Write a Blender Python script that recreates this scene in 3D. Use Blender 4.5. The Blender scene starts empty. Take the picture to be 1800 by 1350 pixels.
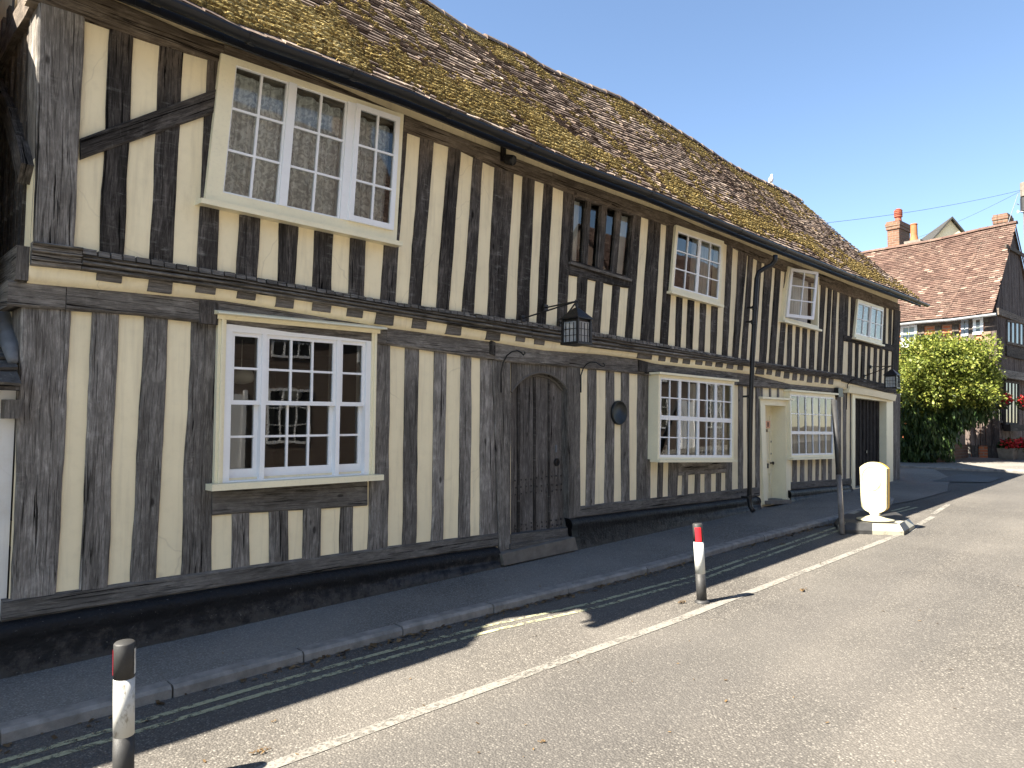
import bpy, math, random
from mathutils import Vector, Matrix, noise as mnoise
from mathutils.geometry import delaunay_2d_cdt
random.seed(7)
S=bpy.context.scene
COL=S.collection
R=math.radians
# ------------------------------------------------------------------ camera
F=1250.0
EYE=Vector((0,-5.5,1.8))
_az,_p,_r=R(45),R(3.07),R(.5)
FW=Vector((math.cos(_az)*math.cos(_p),math.sin(_az)*math.cos(_p),math.sin(_p)))
_r0=Vector((math.sin(_az),-math.cos(_az),0)); _u0=_r0.cross(FW)
RT=_r0*math.cos(_r)+_u0*math.sin(_r); UP=RT.cross(FW)
cd=bpy.data.cameras.new('camera'); cam=bpy.data.objects.new('camera',cd); COL.objects.link(cam)
cam.matrix_world=Matrix(((RT.x,UP.x,-FW.x,EYE.x),(RT.y,UP.y,-FW.y,EYE.y),(RT.z,UP.z,-FW.z,EYE.z),(0,0,0,1)))
cd.sensor_width=36; cd.lens=F/1800*36; cd.clip_start=.05; cd.clip_end=3000
S.camera=cam
# ------------------------------------------------------------------ light
SUNV=Vector((.85,-.29,-1.0)).normalized()          # direction the light travels
w=bpy.data.worlds.new('World'); S.world=w; w.use_nodes=True
nt=w.node_tree; bg=nt.nodes['Background']
sk=nt.nodes.new('ShaderNodeTexSky'); sk.sky_type='NISHITA'; sk.sun_disc=False
sk.sun_elevation=math.asin(-SUNV.z); sk.sun_rotation=math.atan2(-SUNV.x,-SUNV.y)
sk.air_density=1.0; sk.dust_density=.15; sk.ozone_density=2.0; sk.altitude=50
nt.links.new(sk.outputs[0],bg.inputs[0]); bg.inputs[1].default_value=.052
sl=bpy.data.lights.new('sun','SUN'); sl.energy=5.0; sl.angle=R(.5); sl.color=(1,.92,.79)
so=bpy.data.objects.new('sun',sl); COL.objects.link(so); so.rotation_euler=SUNV.to_track_quat('-Z','Y').to_euler()
S.view_settings.view_transform='Standard'; S.view_settings.look='None'
S.view_settings.exposure=2.35; S.view_settings.gamma=1
# ------------------------------------------------------------------ geometry helpers
def ray(px,py): return FW*F+RT*(px-900)+UP*(675-py)
LOW=(0.0,0.0); UPP=(.07,-.06)                      # wall planes y = a + b z
def P(px,py,pl=LOW,pr=0.0):
    a=pl[0]-pr; b=pl[1]; d=ray(px,py); t=(a+b*EYE.z-EYE.y)/(d.y-b*d.z); return EYE+d*t
def G(px,py,z0):
    d=ray(px,py); t=(z0-EYE.z)/(d.z-.0223*d.x); return EYE+d*t
def gz(x,z0=0): return z0+.0223*max(-30,min(45,x))
def hitp(px,py,p0,n):
    d=ray(px,py); return EYE+d*((p0-EYE).dot(n)/d.dot(n))
def atdepth(px,py,zc):
    return EYE+ray(px,py)*(zc/F)
def curve(pts,pl=LOW,pr=0.0,left=None,right=None):
    q=sorted([(p.x,p.z) for p in (P(x,y,pl,pr) for x,y in pts)])
    if left is not None: q=[(left,q[0][1])]+q
    if right is not None: q=q+[(right,q[-1][1])]
    def f(x):
        if x<=q[0][0]: return q[0][1]
        for (a,b),(c,d) in zip(q,q[1:]):
            if x<=c: return b+(d-b)*(x-a)/(c-a+1e-9)
        return q[-1][1]
    f.q=q; return f
def nz(x,y=0.0,z=0.0): return mnoise.noise(Vector((x,y,z)))
class MB:
    def __init__(s): s.v=[]; s.f=[]; s.uv=[]; s.mi=[]; s.c=[]; s.col=False
    def vert(s,p): s.v.append(tuple(p)); return len(s.v)-1
    def face(s,idx,uv=None,mi=0): s.f.append(tuple(idx)); s.uv.append(uv); s.mi.append(mi)
    def poly(s,pts,uv=None,mi=0):
        i=[s.vert(p) for p in pts]; s.face(i,uv,mi)
    def hexa(s,a,b,c,d,e,f,g,h,mi=0):             # abcd front (ccw), efgh behind
        i=[s.vert(p) for p in (a,b,c,d,e,f,g,h)]
        for q in ((0,1,2,3),(5,4,7,6),(4,0,3,7),(1,5,6,2),(3,2,6,7),(4,5,1,0)):
            pts=[Vector(s.v[i[k]]) for k in q]
            l1=(pts[1]-pts[0]).length; l2=(pts[2]-pts[1]).length
            o=(i[0]*.37)%7
            if l1>l2: uv=[(o,0),(o,l1),(o+l2,l1),(o+l2,0)]
            else: uv=[(o,0),(o+l1,0),(o+l1,l2),(o,l2)]
            s.face([i[k] for k in q],uv,mi)
    def box(s,x0,y0,z0,x1,y1,z1,mi=0):
        V=Vector
        s.hexa(V((x0,y0,z0)),V((x1,y0,z0)),V((x1,y0,z1)),V((x0,y0,z1)),V((x0,y1,z0)),V((x1,y1,z0)),V((x1,y1,z1)),V((x0,y1,z1)),mi)
    def obox(s,c,ex,ey,ez,mi=0):                   # oriented box: centre and half vectors
        s.hexa(c-ex-ey-ez,c+ex-ey-ez,c+ex-ey+ez,c-ex-ey+ez,c-ex+ey-ez,c+ex+ey-ez,c+ex+ey+ez,c-ex+ey+ez,mi)
    def tube(s,pts,r,n=10,cap=True,mi=0):
        pts=[Vector(p) for p in pts]; rs=r if isinstance(r,(list,tuple)) else [r]*len(pts)
        rings=[]
        prev=None
        for k,p in enumerate(pts):
            t=(pts[min(k+1,len(pts)-1)]-pts[max(k-1,0)]).normalized()
            if prev is None:
                a=t.cross(Vector((0,0,1)))
                if a.length<.1: a=t.cross(Vector((1,0,0)))
            else: a=prev-t*prev.dot(t)
            a.normalize(); prev=a; b=t.cross(a)
            rings.append([s.vert(p+(a*math.cos(2*math.pi*i/n)+b*math.sin(2*math.pi*i/n))*rs[k]) for i in range(n)])
        for A,B in zip(rings,rings[1:]):
            for i in range(n): s.face((A[i],A[(i+1)%n],B[(i+1)%n],B[i]),None,mi)
        if cap: s.face(rings[0][::-1],None,mi); s.face(rings[-1],None,mi)
    def lathe(s,c,prof,n=16,ax=Vector((0,0,1)),mi=0):
        a=ax.cross(Vector((1,0,0)));
        if a.length<.1: a=ax.cross(Vector((0,1,0)))
        a.normalize(); b=ax.cross(a); rings=[]
        for r,h in prof: rings.append([s.vert(c+ax*h+(a*math.cos(2*math.pi*i/n)+b*math.sin(2*math.pi*i/n))*r) for i in range(n)])
        for A,B in zip(rings,rings[1:]):
            for i in range(n): s.face((A[i],A[(i+1)%n],B[(i+1)%n],B[i]),None,mi)
        s.face(rings[0][::-1],None,mi); s.face(rings[-1],None,mi)
    def build(s,name,mat,parent=None,smooth=False,**props):
        me=bpy.data.meshes.new(name); me.from_pydata(s.v,[],s.f)
        if any(u is not None for u in s.uv):
            l=me.uv_layers.new(name='UVMap'); k=0; buf=[]
            for f,u in zip(s.f,s.uv):
                buf+= [c for p in u for c in p] if u is not None else [0.0,0.0]*len(f)
            l.data.foreach_set('uv',buf)
        if s.c:
            at=me.attributes.new('tone','FLOAT','FACE'); at.data.foreach_set('value',s.c)
        for m in (mat if isinstance(mat,(list,tuple)) else [mat]): me.materials.append(m)
        if any(s.mi): me.polygons.foreach_set('material_index',s.mi)
        if smooth: me.polygons.foreach_set('use_smooth',[True]*len(s.f))
        me.update(); o=bpy.data.objects.new(name,me); COL.objects.link(o)
        if parent: o.parent=parent
        for k,v in props.items(): o[k]=v
        return o
def thing(name,label,cat,group=None,kind=None,loc=None):
    o=bpy.data.objects.new(name,None); COL.objects.link(o); o.empty_display_size=.1
    o['label']=label; o['category']=cat
    if group: o['group']=group
    if kind: o['kind']=kind
    if loc is not None: o['base']=tuple(loc)
    return o
def tag(o,label,cat,group=None):
    o['label']=label; o['category']=cat
    if group: o['group']=group
    return o
# ------------------------------------------------------------------ materials
def nm(name):
    m=bpy.data.materials.new(name); m.use_nodes=True; t=m.node_tree
    return m,t,t.nodes['Principled BSDF']
def nd(t,ty,ins={},**pr):
    n=t.nodes.new('ShaderNode'+ty)
    for k,v in pr.items(): setattr(n,k,v)
    for k,v in ins.items():
        s=n.inputs[k]
        if isinstance(v,bpy.types.NodeSocket): t.links.new(v,s)
        else: s.default_value=v
    return n
def c4(c): return (c[0],c[1],c[2],1)
def ramp(t,fac,st):
    n=nd(t,'ValToRGB',{0:fac}); e=n.color_ramp.elements
    while len(e)<len(st): e.new(.5)
    for i,(p,c) in enumerate(st): e[i].position=p; e[i].color=c4(c) if not isinstance(c,(int,float)) else (c,c,c,1)
    return n.outputs[0]
def mixc(t,f,a,b,mode='MIX'):
    n=nd(t,'Mix',data_type='RGBA',blend_type=mode)
    for i,v in ((0,f),(6,a),(7,b)):
        if isinstance(v,bpy.types.NodeSocket): t.links.new(v,n.inputs[i])
        else: n.inputs[i].default_value=v if i==0 else c4(v)
    return n.outputs[2]
def mth(t,op,a,b=0.0,c=None,clamp=False):
    n=nd(t,'Math',operation=op,use_clamp=clamp)
    for i,v in enumerate((a,b,c)):
        if v is None: continue
        if isinstance(v,bpy.types.NodeSocket): t.links.new(v,n.inputs[i])
        else: n.inputs[i].default_value=v
    return n.outputs[0]
def mapv(t,v,sc,loc=(0,0,0)): return nd(t,'Mapping',{0:v,'Scale':sc,'Location':loc}).outputs[0]
def noi(t,v,sc=1,det=4,ro=.55,dist=0): return nd(t,'TexNoise',{'Vector':v,'Scale':sc,'Detail':det,'Roughness':ro,'Distortion':dist}).outputs[0]
def bump(t,b,h,st=.5,d=.01,nrm=None):
    ins={'Height':h,'Strength':st,'Distance':d}
    if nrm: ins['Normal']=nrm
    n=nd(t,'Bump',ins); t.links.new(n.outputs[0],b.inputs['Normal']); return n.outputs[0]
def geo(t): return nd(t,'NewGeometry').outputs['Position']
def wood(name,cols,var=.25,topw=None,hatch=.0,rough=.8):
    m,t,b=nm(name); uv=nd(t,'UVMap',uv_map='UVMap').outputs[0]
    g=noi(t,mapv(t,uv,(60,4.5,1)),1,6,.7,1.4)
    br=noi(t,mapv(t,uv,(7,1.1,1)),1,4,.6,.5)
    cr=noi(t,mapv(t,uv,(38,.9,1),(3,5,0)),1,4,.6,1.2)
    crk=mth(t,'MULTIPLY',ramp(t,cr,[(.35,0),(.39,1)]),ramp(t,noi(t,mapv(t,uv,(90,1.6,1),(2,9,0)),1,5,.6,1.0),[(.35,.2),(.40,1)]))
    f=mth(t,'MULTIPLY_ADD',g,.55,mth(t,'MULTIPLY',br,.5))
    fi=noi(t,mapv(t,uv,(170,5,1),(7,1,0)),1,5,.7,.4); f=mth(t,'MULTIPLY_ADD',mth(t,'SUBTRACT',fi,.5),.42,f)
    c=ramp(t,f,[(.38,cols[0]),(.51,cols[1]),(.66,cols[2])])
    if topw:
        z=nd(t,'SeparateXYZ',{0:geo(t)}).outputs[2]
        zz=mth(t,'ADD',z,mth(t,'MULTIPLY',mth(t,'SUBTRACT',noi(t,mapv(t,uv,(12,1.5,1)),1,3),.5),.9))
        fz=mth(t,'MULTIPLY',mth(t,'SUBTRACT',zz,topw[0]),topw[1],clamp=True)
        c=mixc(t,mth(t,'MULTIPLY',fz,mth(t,'ADD',g,.25),clamp=True),c,topw[2])
    if hatch>0:
        h=noi(t,mapv(t,uv,(5,26,1),(9,2,0)),1,5,.7,.4)
        hb=noi(t,mapv(t,uv,(4,1.6,1),(1,8,0)),1,2)
        hf=mth(t,'MULTIPLY',ramp(t,h,[(.53,0),(.68,1)]),ramp(t,hb,[(.45,0),(.62,1)]))
        c=mixc(t,mth(t,'MULTIPLY',hf,hatch),c,(.3,.29,.27))
    bl=noi(t,mapv(t,uv,(16,7,1),(4,4,0)),1,5,.7,.6)
    c=mixc(t,mth(t,'MULTIPLY',ramp(t,bl,[(.42,.75),(.6,0)]),.75),c,tuple(x*.55 for x in cols[1]))
    c=mixc(t,mth(t,'SUBTRACT',1.0,crk),c,tuple(x*.2 for x in cols[0]))
    # peg holes / knots
    kn=nd(t,'TexVoronoi',{'Vector':mapv(t,uv,(5,2.2,1)),'Scale':1.0}).outputs[0]
    c=mixc(t,ramp(t,kn,[(.05,.75),(.09,0)]),c,tuple(x*.3 for x in cols[0]))
    rnd=nd(t,'ObjectInfo').outputs['Random']
    c=mixc(t,1.0,c,nd(t,'CombineColor',{0:mth(t,'MULTIPLY_ADD',rnd,var*2,1-var),1:mth(t,'MULTIPLY_ADD',rnd,var*2,1-var),2:mth(t,'MULTIPLY_ADD',rnd,var*2,1-var)}).outputs[0],'MULTIPLY')
    t.links.new(c,b.inputs['Base Color']); b.inputs['Roughness'].default_value=rough; b.inputs['Specular IOR Level'].default_value=.08
    bump(t,b,mth(t,'ADD',mth(t,'MULTIPLY',g,.5),mth(t,'MULTIPLY',crk,.9)),.8,.006)
    return m
M={}
M['oak_up']=wood('dark oak',[(.014,.012,.0105),(.053,.047,.042),(.155,.138,.124)],.3,(4.08,2.4,(.19,.155,.125)),.6)
M['oak_lo']=wood('grey oak',[(.06,.053,.046),(.19,.173,.153),(.36,.335,.30)],.25,None,.45)
M['oak_beam']=wood('jetty oak',[(.055,.048,.041),(.17,.154,.135),(.32,.295,.26)],.15,None,.25)
M['oak_plate']=wood('wall plate oak',[(.06,.045,.032),(.17,.135,.10),(.28,.232,.178)],.1)
M['oak_sill']=wood('sill oak',[(.07,.064,.057),(.145,.134,.12),(.21,.196,.178)],.1)
M['oak_door']=wood('door oak',[(.06,.053,.047),(.15,.136,.123),(.27,.25,.23)],.2,None,.15)
M['board']=wood('brown boards',[(.05,.038,.032),(.115,.09,.08),(.19,.16,.145)],.2)
M['garage']=wood('garage boards',[(.028,.025,.024),(.045,.041,.039),(.065,.06,.056)],.15)
def paint(name,col,rough=.5,var=.06,scale=3,dirt=.0,bs=.15,sp=.4,metal=0):
    m,t,b=nm(name); p=geo(t)
    n=noi(t,p,scale,5,.6); n2=noi(t,p,scale*14,4,.7)
    c=mixc(t,ramp(t,n,[(.35,0),(.65,1)]),tuple(x*(1-var) for x in col),tuple(min(1,x*(1+var*.6)) for x in col))
    if dirt: c=mixc(t,mth(t,'MULTIPLY',ramp(t,n2,[(.52,0),(.75,1)]),dirt),c,(.12,.10,.07))
    t.links.new(c,b.inputs['Base Color']); b.inputs['Roughness'].default_value=rough; b.inputs['Specular IOR Level'].default_value=sp; b.inputs['Metallic'].default_value=metal
    bump(t,b,n2,bs,.004); return m
def plaster(name,col,dirt=.35):
    m,t,b=nm(name); p=geo(t)
    n=noi(t,p,1.3,4,.6); n2=noi(t,p,9,5,.65); n3=noi(t,p,45,4,.6)
    c=mixc(t,ramp(t,n,[(.3,0),(.7,1)]),tuple(x*.88 for x in col),col)
    c=mixc(t,mth(t,'MULTIPLY',ramp(t,n2,[(.5,0),(.75,1)]),dirt*.45),c,(.48,.41,.27))
    cr=nd(t,'TexVoronoi',{'Vector':mapv(t,nd(t,'Mix',{0:.12,4:p,5:nd(t,'TexNoise',{'Vector':p,'Scale':5.0}).outputs[1]},data_type='VECTOR').outputs[1],(1.6,1.6,.8)),'Scale':1.0},feature='DISTANCE_TO_EDGE').outputs[0]
    crf=mth(t,'MULTIPLY',ramp(t,cr,[(.0,1),(.006,0)]),ramp(t,noi(t,p,.9,2),[(.5,0),(.6,1)]))
    c=mixc(t,mth(t,'MULTIPLY',crf,.22),c,(.25,.2,.13))
    st_=noi(t,mapv(t,p,(16,16,1.1)),1,4,.6); c=mixc(t,mth(t,'MULTIPLY',ramp(t,st_,[(.5,0),(.72,1)]),.30),c,(.50,.42,.28)); sx=nd(t,'SeparateXYZ',{0:p}).outputs[2]
    t.links.new(c,b.inputs['Base Color']); b.inputs['Roughness'].default_value=.85; b.inputs['Specular IOR Level'].default_value=.2
    bump(t,b,mth(t,'ADD',mth(t,'MULTIPLY',n2,1.2),mth(t,'MULTIPLY',n3,.35)),.35,.008); return m
M['cream']=plaster('cream limewash',(.95,.83,.56))
M['white_render']=plaster('white render',(.78,.76,.7),.5)
M['white_render2']=plaster('pale render',(.62,.58,.5),.5)
M['cream_gl']=paint('cream gloss',(.88,.80,.56),.4,.05,3,.12)
M['white']=paint('white gloss',(.86,.86,.85),.35,.03,3,.06)
M['blue']=paint('dark blue paint',(.02,.03,.09),.5)
M['paleblue']=paint('pale door paint',(.3,.32,.36),.5)
M['tar']=paint('black tar paint',(.007,.0075,.009),.6,.3,4,.10,.9,.2)
M['iron']=paint('black iron',(.008,.008,.009),.4,.3,20,0,.3,.5)
m,t,b=nm('tarred plinth'); p=geo(t); q_=nd(t,'SeparateXYZ',{0:p}).outputs
hh=mth(t,'SUBTRACT',mth(t,'SUBTRACT',q_[2],.16),mth(t,'MULTIPLY',q_[0],.0223))
sp_=noi(t,p,9,6,.75); dz=mth(t,'MULTIPLY',ramp(t,mth(t,'ADD',mth(t,'MULTIPLY',hh,2.2),mth(t,'MULTIPLY',mth(t,'SUBTRACT',.5,sp_),1.6)),[(.02,1),(.30,0)]),.55)
c=mixc(t,dz,(.007,.0075,.009),(.085,.075,.065)); c=mixc(t,ramp(t,noi(t,p,55,3,.6),[(.68,0),(.72,.6)]),c,(.2,.19,.17))
t.links.new(c,b.inputs['Base Color']); b.inputs['Roughness'].default_value=.5; b.inputs['Specular IOR Level'].default_value=.25; bump(t,b,mth(t,'ADD',noi(t,p,14,5,.7),noi(t,p,4,3)),.9,.02); M['tar']=m
M['gutter']=paint('black gutter',(.012,.0125,.014),.38,.2,6,.06,.1)
M['bronze']=paint('patinated bronze',(.035,.038,.037),.45,.3,12,.2,.3,.5,.5)
M['lead']=paint('lead',(.16,.17,.18),.55,.2,8,.2,.3)
M['inner']=paint('room paint',(.16,.165,.155),.9)
M['innerd']=paint('room floor',(.06,.045,.03),.7)
M['red']=paint('red reflective',(.75,.02,.03),.35,.05)
M['blackp']=paint('black rubber',(.03,.03,.03),.55,.25,14,.12,.3)
M['concrete']=paint('stone',(.17,.15,.125),.9,.25,7,.35,.6)
M['kerb']=paint('kerb granite',(.23,.216,.195),.85,.3,9,.35,.6)
M['pot']=paint('terracotta',(.30,.08,.045),.75,.2,9,.1)
M['pot2']=paint('orange terracotta',(.34,.13,.05),.75,.2,9,.2)
M['yellow']=paint('yellow plastic',(.75,.42,.02),.4,.05)
M['paper']=paint('note paper',(.8,.45,.3),.7,.15,30)
M['polewood']=paint('pole wood',(.2,.15,.1),.85,.2,5,.2)
M['grey_post']=paint('weathered grey tube',(.19,.17,.15),.6,.4,6,.4,.4)
M['lining']=paint('curtain lining',(.62,.6,.55),.9,.1)
def chip(name,col,under,lo=.56,hi=.6,sc=(22,22,9),bandz=None):
    m,t,b=nm(name); p=geo(t)
    n=noi(t,mapv(t,p,sc),1,6,.7,.3)
    c=mixc(t,ramp(t,n,[(lo,0),(hi,1)]),col,under)
    t.links.new(c,b.inputs['Base Color']); b.inputs['Roughness'].default_value=.5
    bump(t,b,n,.2,.002); return m
M['white_chip']=chip('chipped white paint',(.52,.53,.5),(.07,.06,.04),.60,.63)
M['white_worn']=chip('worn white paint',(.5,.5,.47),(.2,.18,.14),.52,.66,(30,30,14))
M['base_white']=chip('dirty white rubber',(.29,.275,.215),(.08,.075,.06),.55,.7,(8,8,8))
# signs
m,t,b=nm('ivory sign plastic'); p=geo(t); n=noi(t,mapv(t,p,(5,5,9)),1,6,.7,1.5)
c=mixc(t,ramp(t,n,[(.5,0),(.72,1)]),(.44,.405,.27),(.32,.28,.17))
t.links.new(c,b.inputs['Base Color']); b.inputs['Roughness'].default_value=.45; M['ivory']=m
# asphalt
def asphalt(name,base,spk,tracks=True,bs=.7):
    m,t,b=nm(name); p=geo(t)
    vo=nd(t,'TexVoronoi',{'Vector':p,'Scale':85.0},feature='F1')
    sp=nd(t,'SeparateColor',{0:vo.outputs['Color']}).outputs[0]
    fine=noi(t,p,160,3,.7); mid=noi(t,p,22,5,.65); big=noi(t,p,.55,4,.55)
    c=mixc(t,ramp(t,sp,[(.0,0),(1.0,1)]),tuple(x*.55 for x in base),tuple(x*1.45 for x in base))
    c=mixc(t,ramp(t,sp,[(.86,0),(.9,1)]),c,spk)
    c=mixc(t,ramp(t,vo.outputs[0],[(.25,0),(.62,.75)]),c,tuple(x*.3 for x in base))
    c=mixc(t,mth(t,'MULTIPLY',ramp(t,mid,[(.35,0),(.7,1)]),.35),c,tuple(x*.6 for x in base))
    c=mixc(t,mth(t,'MULTIPLY',ramp(t,big,[(.38,0),(.66,1)]),.4),c,tuple(x*1.35 for x in base))
    if tracks:
        tr=noi(t,mapv(t,p,(.08,.75,.1),(0,1.7,0)),1,3,.5,.2)
        c=mixc(t,mth(t,'MULTIPLY',ramp(t,tr,[(.42,0),(.6,1)]),.42),c,(base[0]*.5,base[1]*.52,base[2]*.56))
    t.links.new(c,b.inputs['Base Color']); b.inputs['Roughness'].default_value=.88; b.inputs['Specular IOR Level'].default_value=.25
    bump(t,b,mth(t,'ADD',mth(t,'MULTIPLY',mth(t,'SUBTRACT',1,vo.outputs[0]),1.0),mth(t,'MULTIPLY',fine,.35)),bs,.006)
    return m
M['road']=asphalt('road asphalt',(.122,.112,.099),(.275,.256,.223))
M['pave']=asphalt('pavement asphalt',(.21,.197,.175),(.33,.315,.285),False,.4)
M['patch']=asphalt('newer asphalt patch',(.12,.117,.112),(.2,.2,.19),False,.4)
def marking(name,col,lo,hi,sc=28):
    m,t,b=nm(name); p=geo(t)
    n=noi(t,p,sc,6,.75); n2=noi(t,p,2.2,3)
    f=ramp(t,mth(t,'ADD',mth(t,'MULTIPLY',n,.7),mth(t,'MULTIPLY',n2,.3)),[(lo,1),(hi,0)])
    c=mixc(t,ramp(t,noi(t,p,60,4,.7),[(.4,0),(.7,1)]),col,tuple(x*.72 for x in col))
    t.links.new(c,b.inputs['Base Color']); b.inputs['Roughness'].default_value=.8
    bump(t,b,noi(t,p,90,3),.5,.004)
    tr=nd(t,'BsdfTransparent').outputs[0]; mx=nd(t,'MixShader',{0:f,1:tr,2:b.outputs[0]})
    t.links.new(mx.outputs[0],t.nodes['Material Output'].inputs[0]); return m
M['line_w']=marking('worn white marking',(.20,.188,.165),.48,.62)
M['line_y']=marking('worn yellow marking',(.36,.35,.22),.48,.60,20)
# glass
m,t,b=nm('old window glass'); t.nodes.remove(b); p=geo(t)
bn=nd(t,'Bump',{'Height':noi(t,p,3,1,.5),'Strength':.12,'Distance':.006}).outputs[0]
fr=nd(t,'Fresnel',{'IOR':1.62,'Normal':bn}).outputs[0]
gl=nd(t,'BsdfGlossy',{'Color':(.95,.97,1,1),'Roughness':.015,'Normal':bn}).outputs[0]
tr=nd(t,'BsdfTransparent',{'Color':(.86,.9,.88,1)}).outputs[0]
mx=nd(t,'MixShader',{0:fr,1:tr,2:gl}); t.links.new(mx.outputs[0],t.nodes['Material Output'].inputs[0]); M['glass']=m
# lace
def lace(name,dens):
    m,t,b=nm(name); uv=nd(t,'UVMap',uv_map='UVMap').outputs[0]
    n=noi(t,mapv(t,uv,(17,13,1)),1,4,.65,1.8); v=nd(t,'TexVoronoi',{'Vector':mapv(t,uv,(30,26,1)),'Scale':1.0},feature='SMOOTH_F1').outputs[0]
    pat=mth(t,'ADD',ramp(t,n,[(.47,0),(.53,.7)]),ramp(t,v,[(.2,.5),(.32,0)]),clamp=True)
    fo=noi(t,mapv(t,uv,(34,.8,1),(5,5,0)),1,2,.5,.3); f=mth(t,'MULTIPLY',mth(t,'MULTIPLY_ADD',pat,1-dens,dens,clamp=True),ramp(t,fo,[(.38,.7),(.6,1)]))
    b.inputs['Base Color'].default_value=(.95,.94,.9,1); b.inputs['Roughness'].default_value=.9
    tr=nd(t,'BsdfTransparent').outputs[0]; mx=nd(t,'MixShader',{0:f,1:tr,2:b.outputs[0]})
    t.links.new(mx.outputs[0],t.nodes['Material Output'].inputs[0]); return m
M['lace']=lace('lace net curtain',.55)
# roof tiles
def tile(name,stops,lich=.25):
    m,t,b=nm(name); p=geo(t); a=nd(t,'Attribute',attribute_name='tone').outputs['Fac']
    c=ramp(t,a,stops); n=noi(t,p,18,5,.7); n2=noi(t,p,1.2,3)
    c=mixc(t,mth(t,'MULTIPLY',ramp(t,n,[(.45,0),(.7,1)]),.55),c,tuple(x*.4 for x in stops[0][1]))
    c=mixc(t,mth(t,'MULTIPLY',mth(t,'MULTIPLY',ramp(t,noi(t,p,40,4,.7),[(.56,0),(.66,1)]),ramp(t,n2,[(.4,.2),(.6,1)])),lich),c,(.5,.48,.38))
    t.links.new(c,b.inputs['Base Color']); b.inputs['Roughness'].default_value=.9; b.inputs['Specular IOR Level'].default_value=.2
    bump(t,b,n,.6,.006); return m
M['tile']=tile('mossy brown clay tile',[(0,(.09,.062,.05)),(.4,(.155,.113,.09)),(.75,(.235,.182,.145)),(1,(.42,.34,.27))],.6)
M['tile_r']=tile('red brown clay tile',[(0,(.062,.036,.029)),(.4,(.10,.06,.048)),(.75,(.14,.088,.068)),(1,(.26,.19,.15))],.5)
M['tile_d']=tile('dark lean-to tile',[(0,(.05,.048,.045)),(1,(.12,.11,.1))],.2)
m,t,b=nm('moss'); p=geo(t); a=nd(t,'Attribute',attribute_name='tone').outputs['Fac']
c=ramp(t,a,[(0,(.10,.07,.035)),(.35,(.28,.20,.075)),(.7,(.52,.40,.15)),(1,(.68,.57,.3))])
c=mixc(t,ramp(t,noi(t,p,60,3),[(.4,.7),(.6,0)]),c,(.06,.045,.02)); c=mixc(t,ramp(t,noi(t,p,4,4),[(.4,.5),(.6,0)]),c,(.14,.11,.05)); t.links.new(c,b.inputs['Base Color']); b.inputs['Roughness'].default_value=1; b.inputs['Specular IOR Level'].default_value=0
bump(t,b,noi(t,p,90,4,.8),1,.01); M['moss']=m
# brick
def brick(name,c1,c2,mort,sc=1.0,rot=True):
    m,t,b=nm(name); uv=nd(t,'UVMap',uv_map='UVMap').outputs[0]
    bk=nd(t,'TexBrick',{'Vector':uv,'Color1':c4(c1),'Color2':c4(c2),'Mortar':c4(mort),'Scale':1.0,'Brick Width':.25*sc,'Row Height':.095*sc,'Mortar Size':.013,'Mortar Smooth':.2,'Bias':0.0})
    n=noi(t,geo(t),14,5,.7); c=mixc(t,mth(t,'MULTIPLY',ramp(t,n,[(.4,0),(.75,1)]),.5),bk.outputs[0],tuple(x*.4 for x in c1))
    t.links.new(c,b.inputs['Base Color']); b.inputs['Roughness'].default_value=.9
    bump(t,b,mth(t,'ADD',mth(t,'MULTIPLY',bk.outputs[1],-1.0),n),.6,.008); return m
M['brick']=brick('weathered brick',(.13,.062,.038),(.19,.10,.058),(.17,.145,.11))
M['brick_d']=brick('dark brick',(.13,.09,.07),(.17,.12,.09),(.2,.17,.14))
M['brick_r']=brick('red brick',(.5,.13,.05),(.6,.2,.08),(.35,.27,.2))
def leafm(name,stops,trans=.35):
    m,t,b=nm(name); a=nd(t,'Attribute',attribute_name='tone').outputs['Fac']
    c=ramp(t,a,stops); t.links.new(c,b.inputs['Base Color']); b.inputs['Roughness'].default_value=.5; b.inputs['Specular IOR Level'].default_value=.3
    tl=nd(t,'BsdfTranslucent',{'Color':c}).outputs[0]; mx=nd(t,'MixShader',{0:trans,1:b.outputs[0],2:tl})
    t.links.new(mx.outputs[0],t.nodes['Material Output'].inputs[0]); return m
M['leaf']=leafm('climber leaves',[(0,(.035,.055,.01)),(.45,(.14,.175,.028)),(.8,(.31,.325,.065)),(1,(.5,.47,.14))])
M['leafd']=leafm('garden leaves',[(0,(.012,.03,.008)),(.7,(.045,.08,.02)),(1,(.12,.17,.05))],.2)
M['petal']=leafm('red petals',[(0,(.25,.01,.012)),(1,(.55,.03,.04))],.3)
M['deadleaf']=leafm('dead leaves',[(0,(.05,.03,.015)),(1,(.2,.13,.06))],.1)
m,t,b=nm('lamp glass'); b.inputs['Base Color'].default_value=(.55,.56,.55,1); b.inputs['Roughness'].default_value=.15; b.inputs['Alpha'].default_value=.55; M['lampglass']=m
M['bark']=paint('bark',(.07,.05,.035),.9,.3,12,0,.8)
M['earth']=paint('earth',(.12,.1,.07),.95,.3,2)
M['felt']=paint('roof underlay',(.03,.028,.025),.95)
M['feather']=paint('pale feathers',(.6,.6,.6),.8,.1)
M['featherd']=paint('grey feathers',(.16,.17,.18),.8,.1)
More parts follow.
